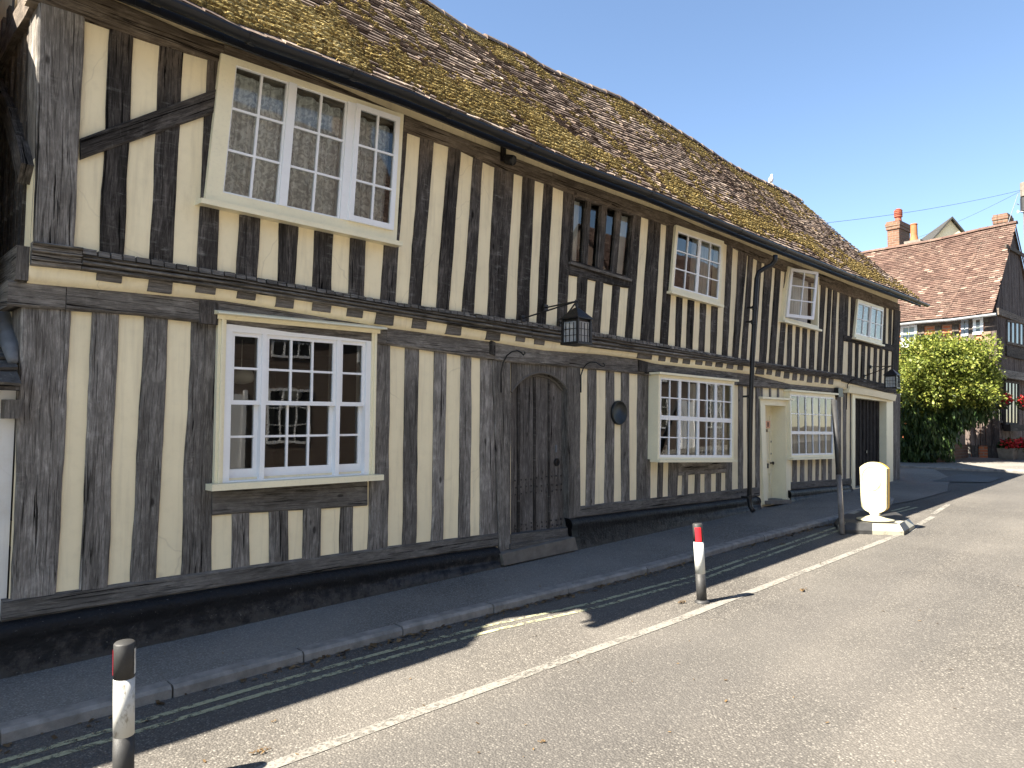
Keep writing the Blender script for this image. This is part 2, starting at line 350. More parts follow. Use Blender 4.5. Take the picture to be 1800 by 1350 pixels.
# ================================================================== GROUND
from mathutils.geometry import tessellate_polygon
def slab(name,poly,z0,mat,th=.0,label=None,kind='structure',mb=None):
    own=mb is None
    if own: mb=MB()
    top=[Vector((x,y,gz(x,z0))) for x,y in poly]
    idx=[mb.vert(p) for p in top]
    for t in tessellate_polygon([top]):
        a,b,c=t; n=(top[b]-top[a]).cross(top[c]-top[a])
        mb.face([idx[a],idx[b],idx[c]] if n.z>0 else [idx[a],idx[c],idx[b]])
    if th:
        n=len(poly)
        for i in range(n):
            a,b=top[i],top[(i+1)%n]; d=Vector((0,0,-th)); mb.poly([a,b,b+d,a+d])
    if own: return mb.build(name,mat,None,kind=kind)
mb=MB(); xs=[-400,-30,45,400]
for y0,y1 in ((-400,400),):
    for a,b in zip(xs,xs[1:]): mb.poly([(a,y0,gz(a,-.25)),(b,y0,gz(b,-.25)),(b,y1,gz(b,-.25)),(a,y1,gz(a,-.25))])
mb.build('ground',M['earth'],kind='structure')
slab('road',[(-30,-9.5),(45,-9.5),(45,6),(-30,6)],.10,M['road'])
KY=[(-30,-1.0),(.8,-1.0),(2.5,-1.02),(3.3,-1.06),(5.1,-1.16),(6.3,-1.22),(8.9,-1.25),(10.8,-1.34),(12.7,-1.38),(13.6,-1.33),(14.2,-1.2),(14.55,-.95),(14.65,-.6)]
slab('pavement',[(-30,.2)]+[(x,y+.115) if i<9 else (x-.09*(i-9)/3.,y+.1-.02*(i-9)) for i,(x,y) in enumerate(KY)]+[(14.6,.2)],.165,M['pave'],.12)
def kerb(name,pts,z0,step,wd=.12):
    mb=MB(); L=0
    for a,b in zip(pts,pts[1:]):
        a=Vector((a[0],a[1],0)); b=Vector((b[0],b[1],0)); n=max(1,round((b-a).length/step)); d=(b-a)/n; dr=d.normalized(); nn=Vector((-dr.y,dr.x,0))
        for i in range(n):
            p=a+d*i+dr*.006; q=a+d*(i+1)-dr*.006; j=random.uniform(-.004,.004); k=random.uniform(-.006,.006)
            zt=lambda v:Vector((v.x,v.y,gz(v.x,z0)+j)); dn=Vector((0,0,-.22)); bv=nn*.02
            f0=p+nn*k; f1=q+nn*k
            A,B=zt(f0)-Vector((0,0,.02)),zt(f1)-Vector((0,0,.02)); C,D=zt(f1)+bv,zt(f0)+bv; E_,F_=zt(q)+nn*wd,zt(p)+nn*wd
            mb.poly([A+dn,B+dn,B,A]); mb.poly([A,B,C,D]); mb.poly([D,C,E_,F_]); mb.poly([A+dn,A,D,F_,F_+dn]); mb.poly([B+dn,E_+dn,E_,C,B])
    mb.build(name,M['kerb'],kind='structure')
kerb('kerb',KY,.17,.92)
slab('driveway',[(13.2,-1.25),(14.5,-1.45),(16.5,-1.5),(18.0,-1.15),(19.4,-.9),(22.5,.3),(22.5,6),(18.05,6),(18.05,.25),(13.2,.25)],.112,M['pave'])
slab('asphalt_patch',[tuple(G(*q,.115).xy) for q in ((1636,846),(1688,833),(1764,839),(1738,848))],.1165,M['patch'])
FK=[(22.3,6),(22.25,.3),(22.35,-1.2),(22.6,-1.9),(23.3,-2.3),(26,-2.6),(45,-2.8)]
slab('far_pavement',[(x+.1,y+.1) for x,y in FK]+[(45,6)],.16,M['pave'],.12)
kerb('far_kerb',FK,.165,.9)
slab('opposite_pavement',[(-30,-9.35),(-30,-11.2),(45,-11.2),(45,-9.35)],.17,M['pave'],.12)
kerb('opposite_kerb',[(45,-9.3),(-30,-9.3)],.175,.92)
# markings
def strip(mb,pts,w,z0,sub=.25):
    pts=[Vector((x,y,0)) for x,y in pts]; out=[]
    for a,b in zip(pts,pts[1:]):
        n=max(1,int((b-a).length/sub)); out+=[a+(b-a)*(i/n) for i in range(n)]
    out.append(pts[-1]); L=[]
    for i,p in enumerate(out):
        t=(out[min(i+1,len(out)-1)]-out[max(i-1,0)]).normalized(); nn=Vector((-t.y,t.x,0)); ww=w*(1+.12*nz(p.x*2.1,w*9,3)); k=.012*nz(p.x*.8,5,w)
        L.append((mb.vert((p.x+nn.x*(ww/2+k),p.y+nn.y*(ww/2+k),gz(p.x,z0))),mb.vert((p.x-nn.x*(ww/2-k),p.y-nn.y*(ww/2-k),gz(p.x,z0)))))
    for (a,b),(c,d) in zip(L,L[1:]): mb.face((a,b,d,c))
mb=MB()
gp=lambda px,py:tuple(G(px,py,.104).xy)
Y1=[(-30,-1.22),(.2,-1.22)]+[gp(*q) for q in ((200,1281),(450,1208),(700,1139),(860,1099),(1040,1060),(1220,1012),(1460,930),(1540,905))]+[(13.6,-1.62)]
off=lambda L,d:[(x,y-d) for x,y in L]
strip(mb,Y1,.05,.104); strip(mb,off(Y1,.125),.05,.104)
mb.build('yellow_lines',M['line_y'],kind='structure')
mb=MB(); WL=[(-30,-2.3),(.5,-2.27)]+[gp(*q) for q in ((478,1345),(800,1228),(1200,1086),(1600,932),(1640,908))]
strip(mb,WL,.085,.104); strip(mb,[gp(1640,904),gp(1668,886)],.08,.1043)
strip(mb,[gp(1605,899),gp(1640,898)],.05,.1035)
mb.build('white_line',M['line_w'],kind='structure')
# ================================================================== HOUSE
H=thing('timber_framed_house','long black and cream timber-framed house under a mossy tiled roof','house')
X0,X1=1.0,18.0; RY=2.3
sillT=curve([(15,1054),(450,994),(680,961.6),(876,937.5)],LOW,.03,.9)
sillB=curve([(13,1093),(450,1022.7),(681,988.6),(877,961)],LOW,.03,.9)
sillT2=curve([(1004,892),(1121,878.5),(1336,856)],LOW,.03); sillB2=curve([(1004,911),(1336,872)],LOW,.03)
sillT3=curve([(1391,848),(1497,841)],LOW,.03); sillB3=curve([(1391,861),(1497,852)],LOW,.03)
plT=curve([(20,492),(398,527),(686,575),(862,599),(954,614),(1060,622),(1121,630),(1151,638),(1252,649),(1321,657),(1388,674),(1471,682)],LOW,.05,.8)
plB=curve([(18,538),(255,554),(350,566),(686,606),(898,637),(1003,645),(1133,658),(1292,676),(1321,680),(1384,684),(1471,690)],LOW,.05,.8)
brT=curve([(61,425),(130,434),(264,455),(398,477.6),(680,528),(860,555),(1000,576),(1151,602),(1317,633),(1481,657),(1560,675)],UPP,.05,.8,18.1)
brB=curve([(59,466),(142,474),(261,490),(398,507),(680,550.7),(778,567),(933,594),(1035,609),(1151,624),(1317,643.5),(1481,668),(1560,688)],UPP,.05,.8,18.1)
wpB=curve([(55,0),(150,31.5),(281,76),(389,107),(740,239),(812,263),(872,292),(973,325),(1007,340),(1115,374),(1175,395),(1272,424),(1353,466),(1448,501),(1507,525),(1583,547)],UPP,.05,.7,18.1)
wpT=curve([(207,0),(350,62),(480,100),(700,195),(890,270),(1000,312),(1175,374),(1353,446),(1448,482),(1583,534)],UPP,.05,.7,18.1)
def yon(pl,z,pr=0): return pl[0]+pl[1]*z-pr
def sweepq(name,cs,pl,pr,mat,depth=.06,parent=None,vert=True,n=None,wob=.0065,K=5,**props):
    """cs: TL,TR,BR,BL as (X,Z) in the wall plane; vert -> grain runs TL->BL"""
    TL,TR,BR,BL=[Vector((c[0],c[1])) for c in cs]
    if vert: a0,a1,b0,b1=TL,TR,BL,BR
    else: a0,a1,b0,b1=BL,TL,BR,TR
    ln=((b0+b1)-(a0+a1)).length/2; wd=(a1-a0).length
    n=n or max(2,min(60,int(ln/.11))); sd=random.uniform(0,99); uo=random.uniform(0,30); vo=random.uniform(0,30)
    mb=MB(); rows=[]; bev=min(.012,wd*.12)
    for i in range(n+1):
        t=i/n; L=a0.lerp(b0,t); Rr=a1.lerp(b1,t); ac=(Rr-L).normalized(); s=t*ln
        e1=wob*(nz(s*2.3,sd)*1.6+nz(s*9,sd+5)*.7); e2=wob*(nz(s*2.1,sd+20)*1.6+nz(s*8.5,sd+27)*.7)
        bw=wob*1.2*nz(s*.9,sd+40)
        L=L+ac*(e1+bw); Rr=Rr+ac*(e2+bw); w2=(Rr-L).length; row=[]
        def pt(o,p): q=L+ac*o; return mb.vert((q.x,yon(pl,q.y,p),q.y))
        row.append(pt(0,-depth)); row.append(pt(0,pr-bev*.8))
        for k in range(K):
            o=bev+(w2-2*bev)*k/(K-1); row.append(pt(o,pr+.0035*nz(o*14,s*3,sd)))
        row.append(pt(w2,pr-bev*.8)); row.append(pt(w2,-depth)); rows.append((row,s,w2))
    m=K+4
    us=[-depth,0]+[None]*K+[0,0]
    def U(j,w2): 
        return (-depth if j==0 else 0 if j==1 else bev+(w2-2*bev)*(j-2)/(K-1) if j<K+2 else w2 if j==K+2 else w2+depth)+uo
    for (r0,s0,w0),(r1,s1,w1) in zip(rows,rows[1:]):
        for j in range(m-1):
            q=(r0[j],r0[j+1],r1[j+1],r1[j]); uv=[(U(j,w0),s0+vo),(U(j+1,w0),s0+vo),(U(j+1,w1),s1+vo),(U(j,w1),s1+vo)]
            if vert: q=q[::-1]; uv=uv[::-1]
            else: q=q; 
            mb.face(q,uv)
    for r,fl in ((rows[0][0],1),(rows[-1][0],0)):
        q=r if fl else r[::-1]
        if not vert: q=q[::-1]
        mb.face(q,[(uo+k*.02,vo) for k in range(len(q))])
    return mb.build(name,mat,parent if parent is not None else H,**props)
def pxq(q,pl,pr): return [(lambda v:(v.x,v.z))(P(x,y,pl,pr)) for x,y in q]
def stud(name,top,bot,yt,yb,pl,mat,pr=.016,**kw):
    """top/bot: px x-range; yt,yb: (left,right) pixel heights"""
    pr=pr+random.uniform(-.005,.010)
    q=[(top[0],yt[0]),(top[1],yt[1]),(bot[1],yb[1]),(bot[0],yb[0])]
    return sweepq(name,pxq(q,pl,pr),pl,pr,mat,**kw)
def beam(name,fT,fB,x0,x1,pl,pr,mat,depth=.08,wob=.006,step=.22,parent=None,K=6,ext=0):
    n=max(2,int((x1-x0)/step)); mb=MB(); sd=random.uniform(0,99); rows=[]; bev=.014
    for i in range(n+1):
        x=x0+(x1-x0)*i/n; zt=fT(x)+wob*nz(x*1.7,sd); zb=fB(x)+wob*nz(x*1.9,sd+9); h=zt-zb; row=[]
        zs=[zb,zb]+[zb+bev+(h-2*bev)*k/(K-1) for k in range(K)]+[zt,zt]
        for j,z in enumerate(zs):
            p=-depth if j in(0,len(zs)-1) else pr-bev*.8 if j in (1,len(zs)-2) else pr+.005*nz(x*2.2,z*11,sd)
            row.append((mb.vert((x,yon(pl,z,p),z)),z))
        rows.append((row,x))
    off_=random.uniform(0,30)
    for (r0,xa),(r1,xb) in zip(rows,rows[1:]):
        for j in range(len(r0)-1):
            mb.face((r0[j][0],r1[j][0],r1[j+1][0],r0[j+1][0]),[(r0[j][1]+off_,xa+off_),(r1[j][1]+off_,xb+off_),(r1[j+1][1]+off_,xb+off_),(r0[j+1][1]+off_,xa+off_)])
    for r,fl in ((rows[0][0],0),(rows[-1][0],1)):
        q=[a[0] for a in r]; q=q if fl else q[::-1]; mb.face(q,[(off_+k*.02,off_) for k in range(len(q))])
    return mb.build(name,mat,parent or H)
# ---- plaster walls with openings
def wallsheet(name,outer,holes,pl,mat,parent,pr=0,inner=None):
    pts=[Vector(p) for p in outer]; edges=[]; n=len(pts)
    def ring(k,m): return [(k+i,k+(i+1)%m) for i in range(m)]
    edges+=ring(0,n)
    for h in holes:
        k=len(pts); pts+= [Vector(p) for p in h]; edges+=ring(k,len(h))
    vs,es,fs,_,_,_=delaunay_2d_cdt(pts,edges,[],0,1e-5)
    def inside(p,poly):
        c=False
        for i in range(len(poly)):
            a,b=poly[i],poly[i-1]
            if (a[1]>p[1])!=(b[1]>p[1]) and p[0]<(b[0]-a[0])*(p[1]-a[1])/(b[1]-a[1])+a[0]: c=not c
        return c
    mb=MB()
    for v in vs: mb.vert((v.x,yon(pl,v.y,pr),v.y))
    for f in fs:
        c=sum((vs[i] for i in f),Vector((0,0)))/len(f)
        if inside(c,outer) and not any(inside(c,h) for h in holes):
            a,b,d=[vs[i] for i in f[:3]]; cr=(b-a).cross(d-a)
            mb.face(f if cr>0 else f[::-1])
    return mb.build(name,mat,parent)
class Patch:
    """window/door reference frame from four photo corners on a wall plane; u right, v down, d outwards"""
    def __init__(s,TL,TR,BR,BL,pl,pr=0,world=None):
        s.c=[P(x,y,pl,pr) for x,y in (TL,TR,BR,BL)] if world is None else world
        a,b,c,d=s.c; s.n=((d-a).cross(b-a)).normalized()
        if s.n.dot(EYE-a)<0: s.n=-s.n
        s.W=((b-a).length+(c-d).length)/2; s.H=((d-a).length+(c-b).length)/2
    def pt(s,u,v,d=0):
        a,b,c,e=s.c; return (a*(1-u)+b*u)*(1-v)+(e*(1-u)+c*u)*v+s.n*d
    def uv(s,px,py):
        q=hitp(px,py,s.c[0],s.n); u=v=.5
        for _ in range(12):
            p=s.pt(u,v); du=(s.pt(u+.01,v)-p)/.01; dv=(s.pt(u,v+.01)-p)/.01; r=q-p
            a11,a12,a22=du.dot(du),du.dot(dv),dv.dot(dv); b1,b2=du.dot(r),dv.dot(r); D=a11*a22-a12*a12
            u+=(b1*a22-b2*a12)/D; v+=(b2*a11-b1*a12)/D
        return u,v
    def box(s,mb,u0,v0,u1,v1,d0,d1,mi=0):          # d0 back, d1 front
        mb.hexa(s.pt(u0,v1,d1),s.pt(u1,v1,d1),s.pt(u1,v0,d1),s.pt(u0,v0,d1),s.pt(u0,v1,d0),s.pt(u1,v1,d0),s.pt(u1,v0,d0),s.pt(u0,v0,d0),mi)
    def frame(s,mb,u0,v0,u1,v1,bl,bt,br,bb,d0,d1,mi=0):   # borders in metres, butt jointed
        l,r_,t_,b_=bl/s.W,br/s.W,bt/s.H,bb/s.H; e=.0015/s.H
        s.box(mb,u0,v0,u0+l,v1,d0,d1,mi); s.box(mb,u1-r_,v0,u1,v1,d0,d1,mi)
        s.box(mb,u0+l,v0,u1-r_,v0+t_,d0,d1-.0006,mi); s.box(mb,u0+l,v1-b_,u1-r_,v1,d0,d1-.0006,mi)
    def rectXZ(s,m=0): 
        a,b,c,d=[s.pt(u,v) for u,v in ((0+m/s.W,0+m/s.H),(1-m/s.W,0+m/s.H),(1-m/s.W,1-m/s.H),(0+m/s.W,1-m/s.H))]
        return [(q.x,q.z) for q in (d,c,b,a)]
def bars(p,mb,u0,v0,u1,v1,nc,nr,d0,d1,w=.018,jit=0,skew=0):
    for i in range(1,nc):
        u=u0+(u1-u0)*i/nc; h=w/2/p.W
        if skew: 
            du=skew*(1 if i%2 else .8)/p.W
            mb.hexa(p.pt(u-h+du,v1,d1),p.pt(u+h+du,v1,d1),p.pt(u+h,v0,d1),p.pt(u-h,v0,d1),p.pt(u-h+du,v1,d0),p.pt(u+h+du,v1,d0),p.pt(u+h,v0,d0),p.pt(u-h,v0,d0))
        else: p.box(mb,u-h,v0,u+h,v1,d0,d1)
    for j in range(1,nr):
        v=v0+(v1-v0)*j/nr; h=w/2/p.H; p.box(mb,u0,v-h,u1,v+h,d0+.001,d1-.0012)
def sash(p,mb,gm,u0,v0,u1,v1,nc,nr,b,d,w=.018,skew=0):     # b: (l,t,r,b) rails in metres; outer rect u0..v1; front face at d
    p.frame(mb,u0,v0,u1,v1,*b,d-.035,d)
    a,t_,c,e=u0+b[0]/p.W,v0+b[1]/p.H,u1-b[2]/p.W,v1-b[3]/p.H
    bars(p,mb,a,t_,c,e,nc,nr,d-.03,d-.003,w,0,skew)
    gm.poly([p.pt(a,e,d-.018),p.pt(c,e,d-.018),p.pt(c,t_,d-.018),p.pt(a,t_,d-.018)])
def curtain(p,u0,v0,u1,v1,d,mat,name='curtain',parent=None,amp=.02,wave=.11):
    mb=MB(); W=(u1-u0)*p.W; n=max(6,int(W/.015)); m=6; sd=random.uniform(0,50); rows=[]
    for j in range(m+1):
        rows.append([mb.vert(p.pt(u0+(u1-u0)*i/n,v0+(v1-v0)*j/m,d+amp*math.sin(i/n*W/wave*6.28+nz(i/n*W*3,sd)*2+j*.05)+.012*nz(i*.1,sd+j*.1))) for i in range(n+1)])
    h=(v1-v0)*p.H
    for j in range(m):
        for i in range(n):
            mb.face((rows[j+1][i],rows[j+1][i+1],rows[j][i+1],rows[j][i]),[(W*i/n,-h*(j+1)/m),(W*(i+1)/n,-h*(j+1)/m),(W*(i+1)/n,-h*j/m),(W*i/n,-h*j/m)])
    return mb.build(name,mat,parent,True)
holesL=[]; holesU=[]
# ---------------- windows
def pxpatch(l,pl,pr): return Patch(*l,pl,pr)
# W1 big sash window
def window_root(name,mb,mat,label): return mb.build(name,mat,H,label=label)
p=pxpatch([(397,565),(653,588),(648.5,834),(390,849)],LOW,.05)
holesL.append(p.rectXZ(.03))
mb=MB()
p.frame(mb,0,0,1,1,.055,.075,.05,.012,-.16,0)
W1=window_root('window',mb,M['white'],'large white sash window with dark panes on the ground floor')
gm=MB(); sm=MB()
def ux(px,yr=703): return p.uv(px,yr)[0]
cols=[(ux(409),ux(455.5),1,.035),(ux(472),ux(591),3,.03),(ux(600.5),ux(637.5),1,.03)]
fu0=.055/p.W; fu1=1-.05/p.W; ft=.075/p.H; fb=1-.012/p.H; mid=.5
prev=fu0
ed=[(fu0,ux(459.5)),(ux(467.5),ux(591.5)),(ux(598.5),fu1)]
for (a,b_),nc in zip(ed,(1,3,1)):
    sash(p,sm,gm,a,ft,b_,mid+.02/p.H,nc,2,(.028,.03,.028,.035),-.02)
    sash(p,sm,gm,a,mid-.015/p.H,b_,fb,nc,2,(.03,.034,.03,.085),-.062)
for a,b_ in ((ed[0][1],ed[1][0]),(ed[1][1],ed[2][0])): p.box(sm,a,ft,b_,fb,-.14,-.003)
sm.build('sash',M['white'],W1); gm.build('glass',M['glass'],W1)
mb=MB()   # cream moulded architrave and hood
for k,(o,wd,d) in enumerate(((0.0,.022,.012),(.022,.018,.026),(.04,.02,.004))):
    for sgn in (0,1):
        u0=(-(o+wd)/p.W if sgn==0 else 1+o/p.W); p.box(mb,u0,-.012/p.H,u0+wd/p.W,1,-.10,d)
p.box(mb,-.075/p.W,-.045/p.H,1+.075/p.W,-.012/p.H,-.10,.03)
mb.build('architrave',M['cream_gl'],W1)
mb=MB(); pc=p.pt
mb.hexa(pc(-.1/p.W,-.045/p.H,.11),pc(1+.1/p.W,-.045/p.H,.11),pc(1+.1/p.W,-.06/p.H,.10),pc(-.1/p.W,-.06/p.H,.10),pc(-.1/p.W,-.046/p.H,-.06),pc(1+.1/p.W,-.046/p.H,-.06),pc(1+.1/p.W,-.10/p.H,-.06),pc(-.1/p.W,-.10/p.H,-.06))
mb.build('window_hood',M['cream_gl'],W1)
mb=MB(); p.box(mb,-.11/p.W,1.0008,1+.1/p.W,1+.05/p.H,-.12,.09); mb.build('sill',M['cream_gl'],W1)
# U1 upper lace window
p=pxpatch([(389,93),(710,201),(697,425),(361,352)],UPP,.065)
PU1=p; holesU.append(p.rectXZ(.05))
mb=MB(); gm=MB(); sm=MB()
ux=lambda px,py: p.uv(px,py)[0]
vt=p.uv(409,111)[1]; vb=p.uv(396,339)[1]
c=[(ux(404,220),ux(500,240)),(ux(514,240),ux(605,270)),(ux(618,270),ux(695,300))]
L0=c[0][0]; R0=c[2][1]
p.frame(mb,0,0,1,1,L0*p.W,vt*p.H,(1-R0)*p.W,(1-vb)*p.H,-.13,0)
U1=window_root('window',mb,M['cream_gl'],'large upper window with lace curtains in a wide cream surround')
for i,(a,b_) in enumerate(c):
    sash(p,sm,gm,a,vt,b_,vb,2,3,(.012,.012,.012,.014) if i<2 else (.045,.045,.045,.05),-.012 if i<2 else .03)
for a,b_ in ((c[0][1],c[1][0]),(c[1][1],c[2][0])): p.box(sm,a,vt,b_,vb,-.1,.008)
sm.build('casement',M['white'],U1); gm.build('glass',M['glass'],U1)
mb=MB(); p.box(mb,-.05/p.W,1.0005,1+.03/p.W,1+.04/p.H,-.12,.06); mb.build('sill',M['cream_gl'],U1)
curtain(p,L0,vt+.04/p.H,R0,vb,-.085,M['lace'],'lace_curtain',U1,.018,.13)
mb=MB(); p.box(mb,L0,vt,R0,vt+.07/p.H,-.16,-.12); mb.build('blind',M['white_render2'],U1)
# generic small windows
def smallwin(corn,pl,label,lights,border,pr=.062,sillm=(.04,.03,.035),frm='cream_gl',cur=None,hood=False,deep=.13,skew=0):
    p=pxpatch(corn,pl,pr)
    (holesU if pl is UPP else holesL).append(p.rectXZ(.03))
    mb=MB(); gm=MB(); sm=MB(); l,t_,r_,b_=border
    p.frame(mb,0,0,1,1,l,t_,r_,b_,-deep,0)
    o=window_root('window',mb,M[frm],label)
    for (u0,v0,u1,v1,nc,nr,bd,d) in lights:
        U0=(l/p.W)+(1-(l+r_)/p.W)*u0; U1_=(l/p.W)+(1-(l+r_)/p.W)*u1; V0=(t_/p.H)+(1-(t_+b_)/p.H)*v0; V1=(t_/p.H)+(1-(t_+b_)/p.H)*v1
        sash(p,sm,gm,U0,V0,U1_,V1,nc,nr,bd,d,.016,skew)
    sm.build('casement',M['white'],o); gm.build('glass',M['glass'],o)
    if sillm: 
        mb=MB(); p.box(mb,-sillm[0]/p.W,1.0006,1+sillm[1]/p.W,1+sillm[2]/p.H,-.1,.05); mb.build('sill',M['cream_gl'],o)
    if cur:
        for (a,b2,mt) in cur: curtain(p,a,.06,b2,.95,-.16,M[mt],'curtain',o,.015,.09)
    return o,p
b4=(.03,.03,.03,.03)
U2,_=smallwin([(1188.6,395),(1272.7,424),(1266,536),(1179,512)],UPP,'white two-light upper window left of the drainpipe',[(0,0,.5,1,2,3,(.018,.02,.03,.02),-.006),(.5,0,1,1,2,3,(.03,.02,.018,.02),-.004)],(.06,.075,.06,.07),cur=[(.52,.98,'lining')])
U3,p3=smallwin([(1387,468),(1440,487),(1439.5,579),(1377,563)],UPP,'single-light upper window with its casement ajar, right of the drainpipe',[],(.05,.05,.05,.06),cur=[(.1,.9,'lining')])
# open casement of U3: its own plane, hinged on the left
mb=MB(); gm=MB(); a=p3.pt(.05/p3.W,.03,.01); dv=p3.pt(.05/p3.W,.93,.01)-a
def proj(q):
    v=q-EYE; z=v.dot(FW); return 900+F*v.dot(RT)/z
od=((p3.pt(.9,.03,.0)-p3.pt(.05/p3.W,.03,.0)).normalized()*.93+p3.n*.37).normalized(); ol=.2
while proj(a+od*ol)<1437: ol+=.01
op=od*ol
pp=Patch(None,None,None,None,None,world=[a,a+op,a+op+dv,a+dv])
sash(pp,mb,gm,0,0,1,1,2,3,(.05,.05,.05,.055),.02,.018); mb.build('casement',M['white'],U3); gm.build('glass',M['glass'],U3)
U4,_=smallwin([(1508.4,525.5),(1553.8,541),(1550.8,606),(1502,593)],UPP,'rightmost and smallest upper window, cream framed with two lights',[(0,0,.5,1,2,2,(.02,.03,.02,.03),-.006),(.5,0,1,1,2,2,(.03,.035,.03,.03),.012)],(.06,.06,.07,.08),cur=[(.05,.95,'lace')])
# W2 oriel, four lights
W2,p2=smallwin([(1158,658),(1291,671),(1290,808),(1156,808)],LOW,'white four-light oriel window with cream surround beside the round plaque',
  [(i/4,0,(i+1)/4,.50,2,2,(.028,.025,.028,.03),-.004) for i in range(4)]+[(i/4,.50,(i+1)/4,1,2,2,(.028,.03,.028,.035),-.006) for i in range(4)],(.045,.04,.05,.03),pr=.17,sillm=(.03,.03,.035),deep=.30,cur=[(.50,.62,'lining'),(.78,.97,'lace')])
mb=MB(); q=p2
q.box(mb,-.05/q.W,-.03/q.H,1+.05/q.W,-.0006,-.18,.05); mb.build('window_hood',M['cream_gl'],W2)
W3,p3b=smallwin([(1388,688),(1468,694.5),(1466.7,803),(1390.5,805)],LOW,'crooked-barred white shop-like window between the cream door and the leaning post',
  [(0,0,1,.62,6,2,(.03,.03,.03,.02),-.006),(0,.62,1,1,6,1,(.03,.035,.03,.03),-.004)],(.035,.05,.06,.045),pr=.10,sillm=(.02,.03,.035),deep=.22,cur=[(.03,.2,'lining'),(.55,.8,'lining')],skew=.018)
mb=MB(); q=p3b; q.box(mb,-.04/q.W,-.035/q.H,1+.05/q.W,-.0006,-.1,.05); mb.build('window_hood',M['cream_gl'],W3)
# oak mullion window
p=pxpatch([(1006,341),(1117,376),(1106,491),(1001,461)],UPP,.01); holesU.append(p.rectXZ(.0))
mb=MB()
p.frame(mb,0,0,1,1,.03,.03,.05,.03,-.14,.012)
for a,b_,d in ((.20,.28,.0),(.43,.52,.014),(.69,.77,.0)): p.box(mb,a,.03/p.H,b_,1-.03/p.H,-.035,d)
UO=mb.build('window',M['oak_up'],H,label='narrow-paned dark oak mullion window in the upper wall')
gm=MB(); gm.poly([p.pt(0,1,-.03),p.pt(1,1,-.03),p.pt(1,0,-.03),p.pt(0,0,-.03)]); gm.build('glass',M['glass'],UO)
mb=MB(); p.box(mb,-.02,1.0005,1.0,1+.03/p.H,-.05,.045); mb.build('sill',M['oak_lo'],UO)
curtain(p,.02,.05,.2,.97,-.09,M['lining'],'curtain',UO,.012,.06); curtain(p,.8,.05,.97,.97,-.09,M['lining'],'curtain',UO,.012,.06)
# ---------------- oak door
pd=pxpatch([(897.7,650),(998,650.5),(998,934),(897.7,946.5)],LOW,0)
holesL.append(pd.rectXZ(0))
mb=MB(); nails=MB()
ub=[0]+[pd.uv(x,800)[0] for x in (915,945.5,971)]+[1]
for a,b_ in zip(ub,ub[1:]):
    dd=random.uniform(-.004,.004); pd.box(mb,a+.004,-.02,b_-.004,.99,-.15,-.06+dd)
DR=mb.build('oak_door',M['oak_door'],H,label='weathered arched oak plank door studded with nails')
mb=MB()
for x,wd in ((917.5,.03),(945.5,.035),(971,.025)):
    u=pd.uv(x,800)[0]; pd.box(mb,u-wd/2/pd.W,-.0,u+wd/2/pd.W,.985,-.07,-.045)
mb.build('cover_strip',M['oak_up'],DR)
for rowv in (.66,.71,.745,.93,.955):
    for k in range(11):
        u=.05+.9*k/10+random.uniform(-.012,.012); q=pd.pt(u,rowv+random.uniform(-.006,.006),-.055); nails.obox(q,Vector((.006,0,0)),Vector((0,.004,0)),Vector((0,0,.009)))
nails.build('nails',M['iron'],DR)
mb=MB(); u,v=pd.uv(984.8,813)
c0=pd.pt(u,v,-.045); mb.tube([c0+Vector((.035*math.cos(t),-.0,.035*math.sin(t))) for t in [i*math.pi/8 for i in range(17)]],.006,8); mb.tube([c0+Vector((0,.02,.035)),c0+Vector((0,-.012,.035))],.012,10)
mb.lathe(c0+Vector((0,.03,0)),[(.045,0),(.045,.012),(.03,.016)],20,Vector((0,-1,0))); mb.build('ring_handle',M['iron'],DR)
mb=MB(); u,v=pd.uv(984,789); pd.box(mb,u-.012,v-.022,u+.012,v+.022,-.07,-.05); mb.build('keyhole_plate',M['lead'],DR)
# arch head
mb=MB(); N=22
def archv(u):                                     # four-centred arch in uv
    s=abs(2*u-1); return .012+.10*(s**2.6)+.018*s
us=[i/N for i in range(N+1)]
for a,b_ in zip(us,us[1:]):
    for d0,d1 in ((-.16,.012),):
        mb.hexa(pd.pt(a,archv(a),d1),pd.pt(b_,archv(b_),d1),pd.pt(b_,-.055,d1),pd.pt(a,-.055,d1),pd.pt(a,archv(a),d0),pd.pt(b_,archv(b_),d0),pd.pt(b_,-.055,d0),pd.pt(a,-.055,d0))
mb.build('door_arch',M['oak_beam'],H)
mb=MB(); mb.tube([pd.pt(u,archv(u)+.004,.008) for u in us],.014,8); mb.tube([pd.pt(u,archv(u)+.02,-.05) for u in us],.014,8); mb.build('arch_moulding',M['oak_beam'],H)
mb=MB(); pd.box(mb,-.02,.975,1.02,1.028,-.16,.03); pd.box(mb,-.06,1.0285,1.03,1.055,-.2,.06); mb.build('threshold',M['oak_sill'],H)
stud('door_post',(866,899),(879,898),(606,608),(974,961),LOW,M['oak_beam'],.03,depth=.18)
stud('door_post',(998,1021),(1001,1021),(640,645),(932,892),LOW,M['oak_beam'],.03,depth=.18)
# cream entrance door
pj=pxpatch([(1336.5,701),(1390,704),(1390,883.5),(1343,887)],LOW,.04)
po=pxpatch([(1345,712),(1381,713),(1381,878),(1345,880)],LOW,.04); holesL.append(po.rectXZ(0))
mb=MB(); u0,v0=pj.uv(1345,712); u1,v1=pj.uv(1381,713)
pj.box(mb,0,0,u0,1,-.1,.0); pj.box(mb,u1,0,1,1,-.1,0); pj.box(mb,u0,0,u1,v0,-.1,-.001)
pj.box(mb,-.03,-.02,1.03,-.0005,-.05,.06); pj.box(mb,u1+.02,.955,1.01,1.0,-.04,.03)
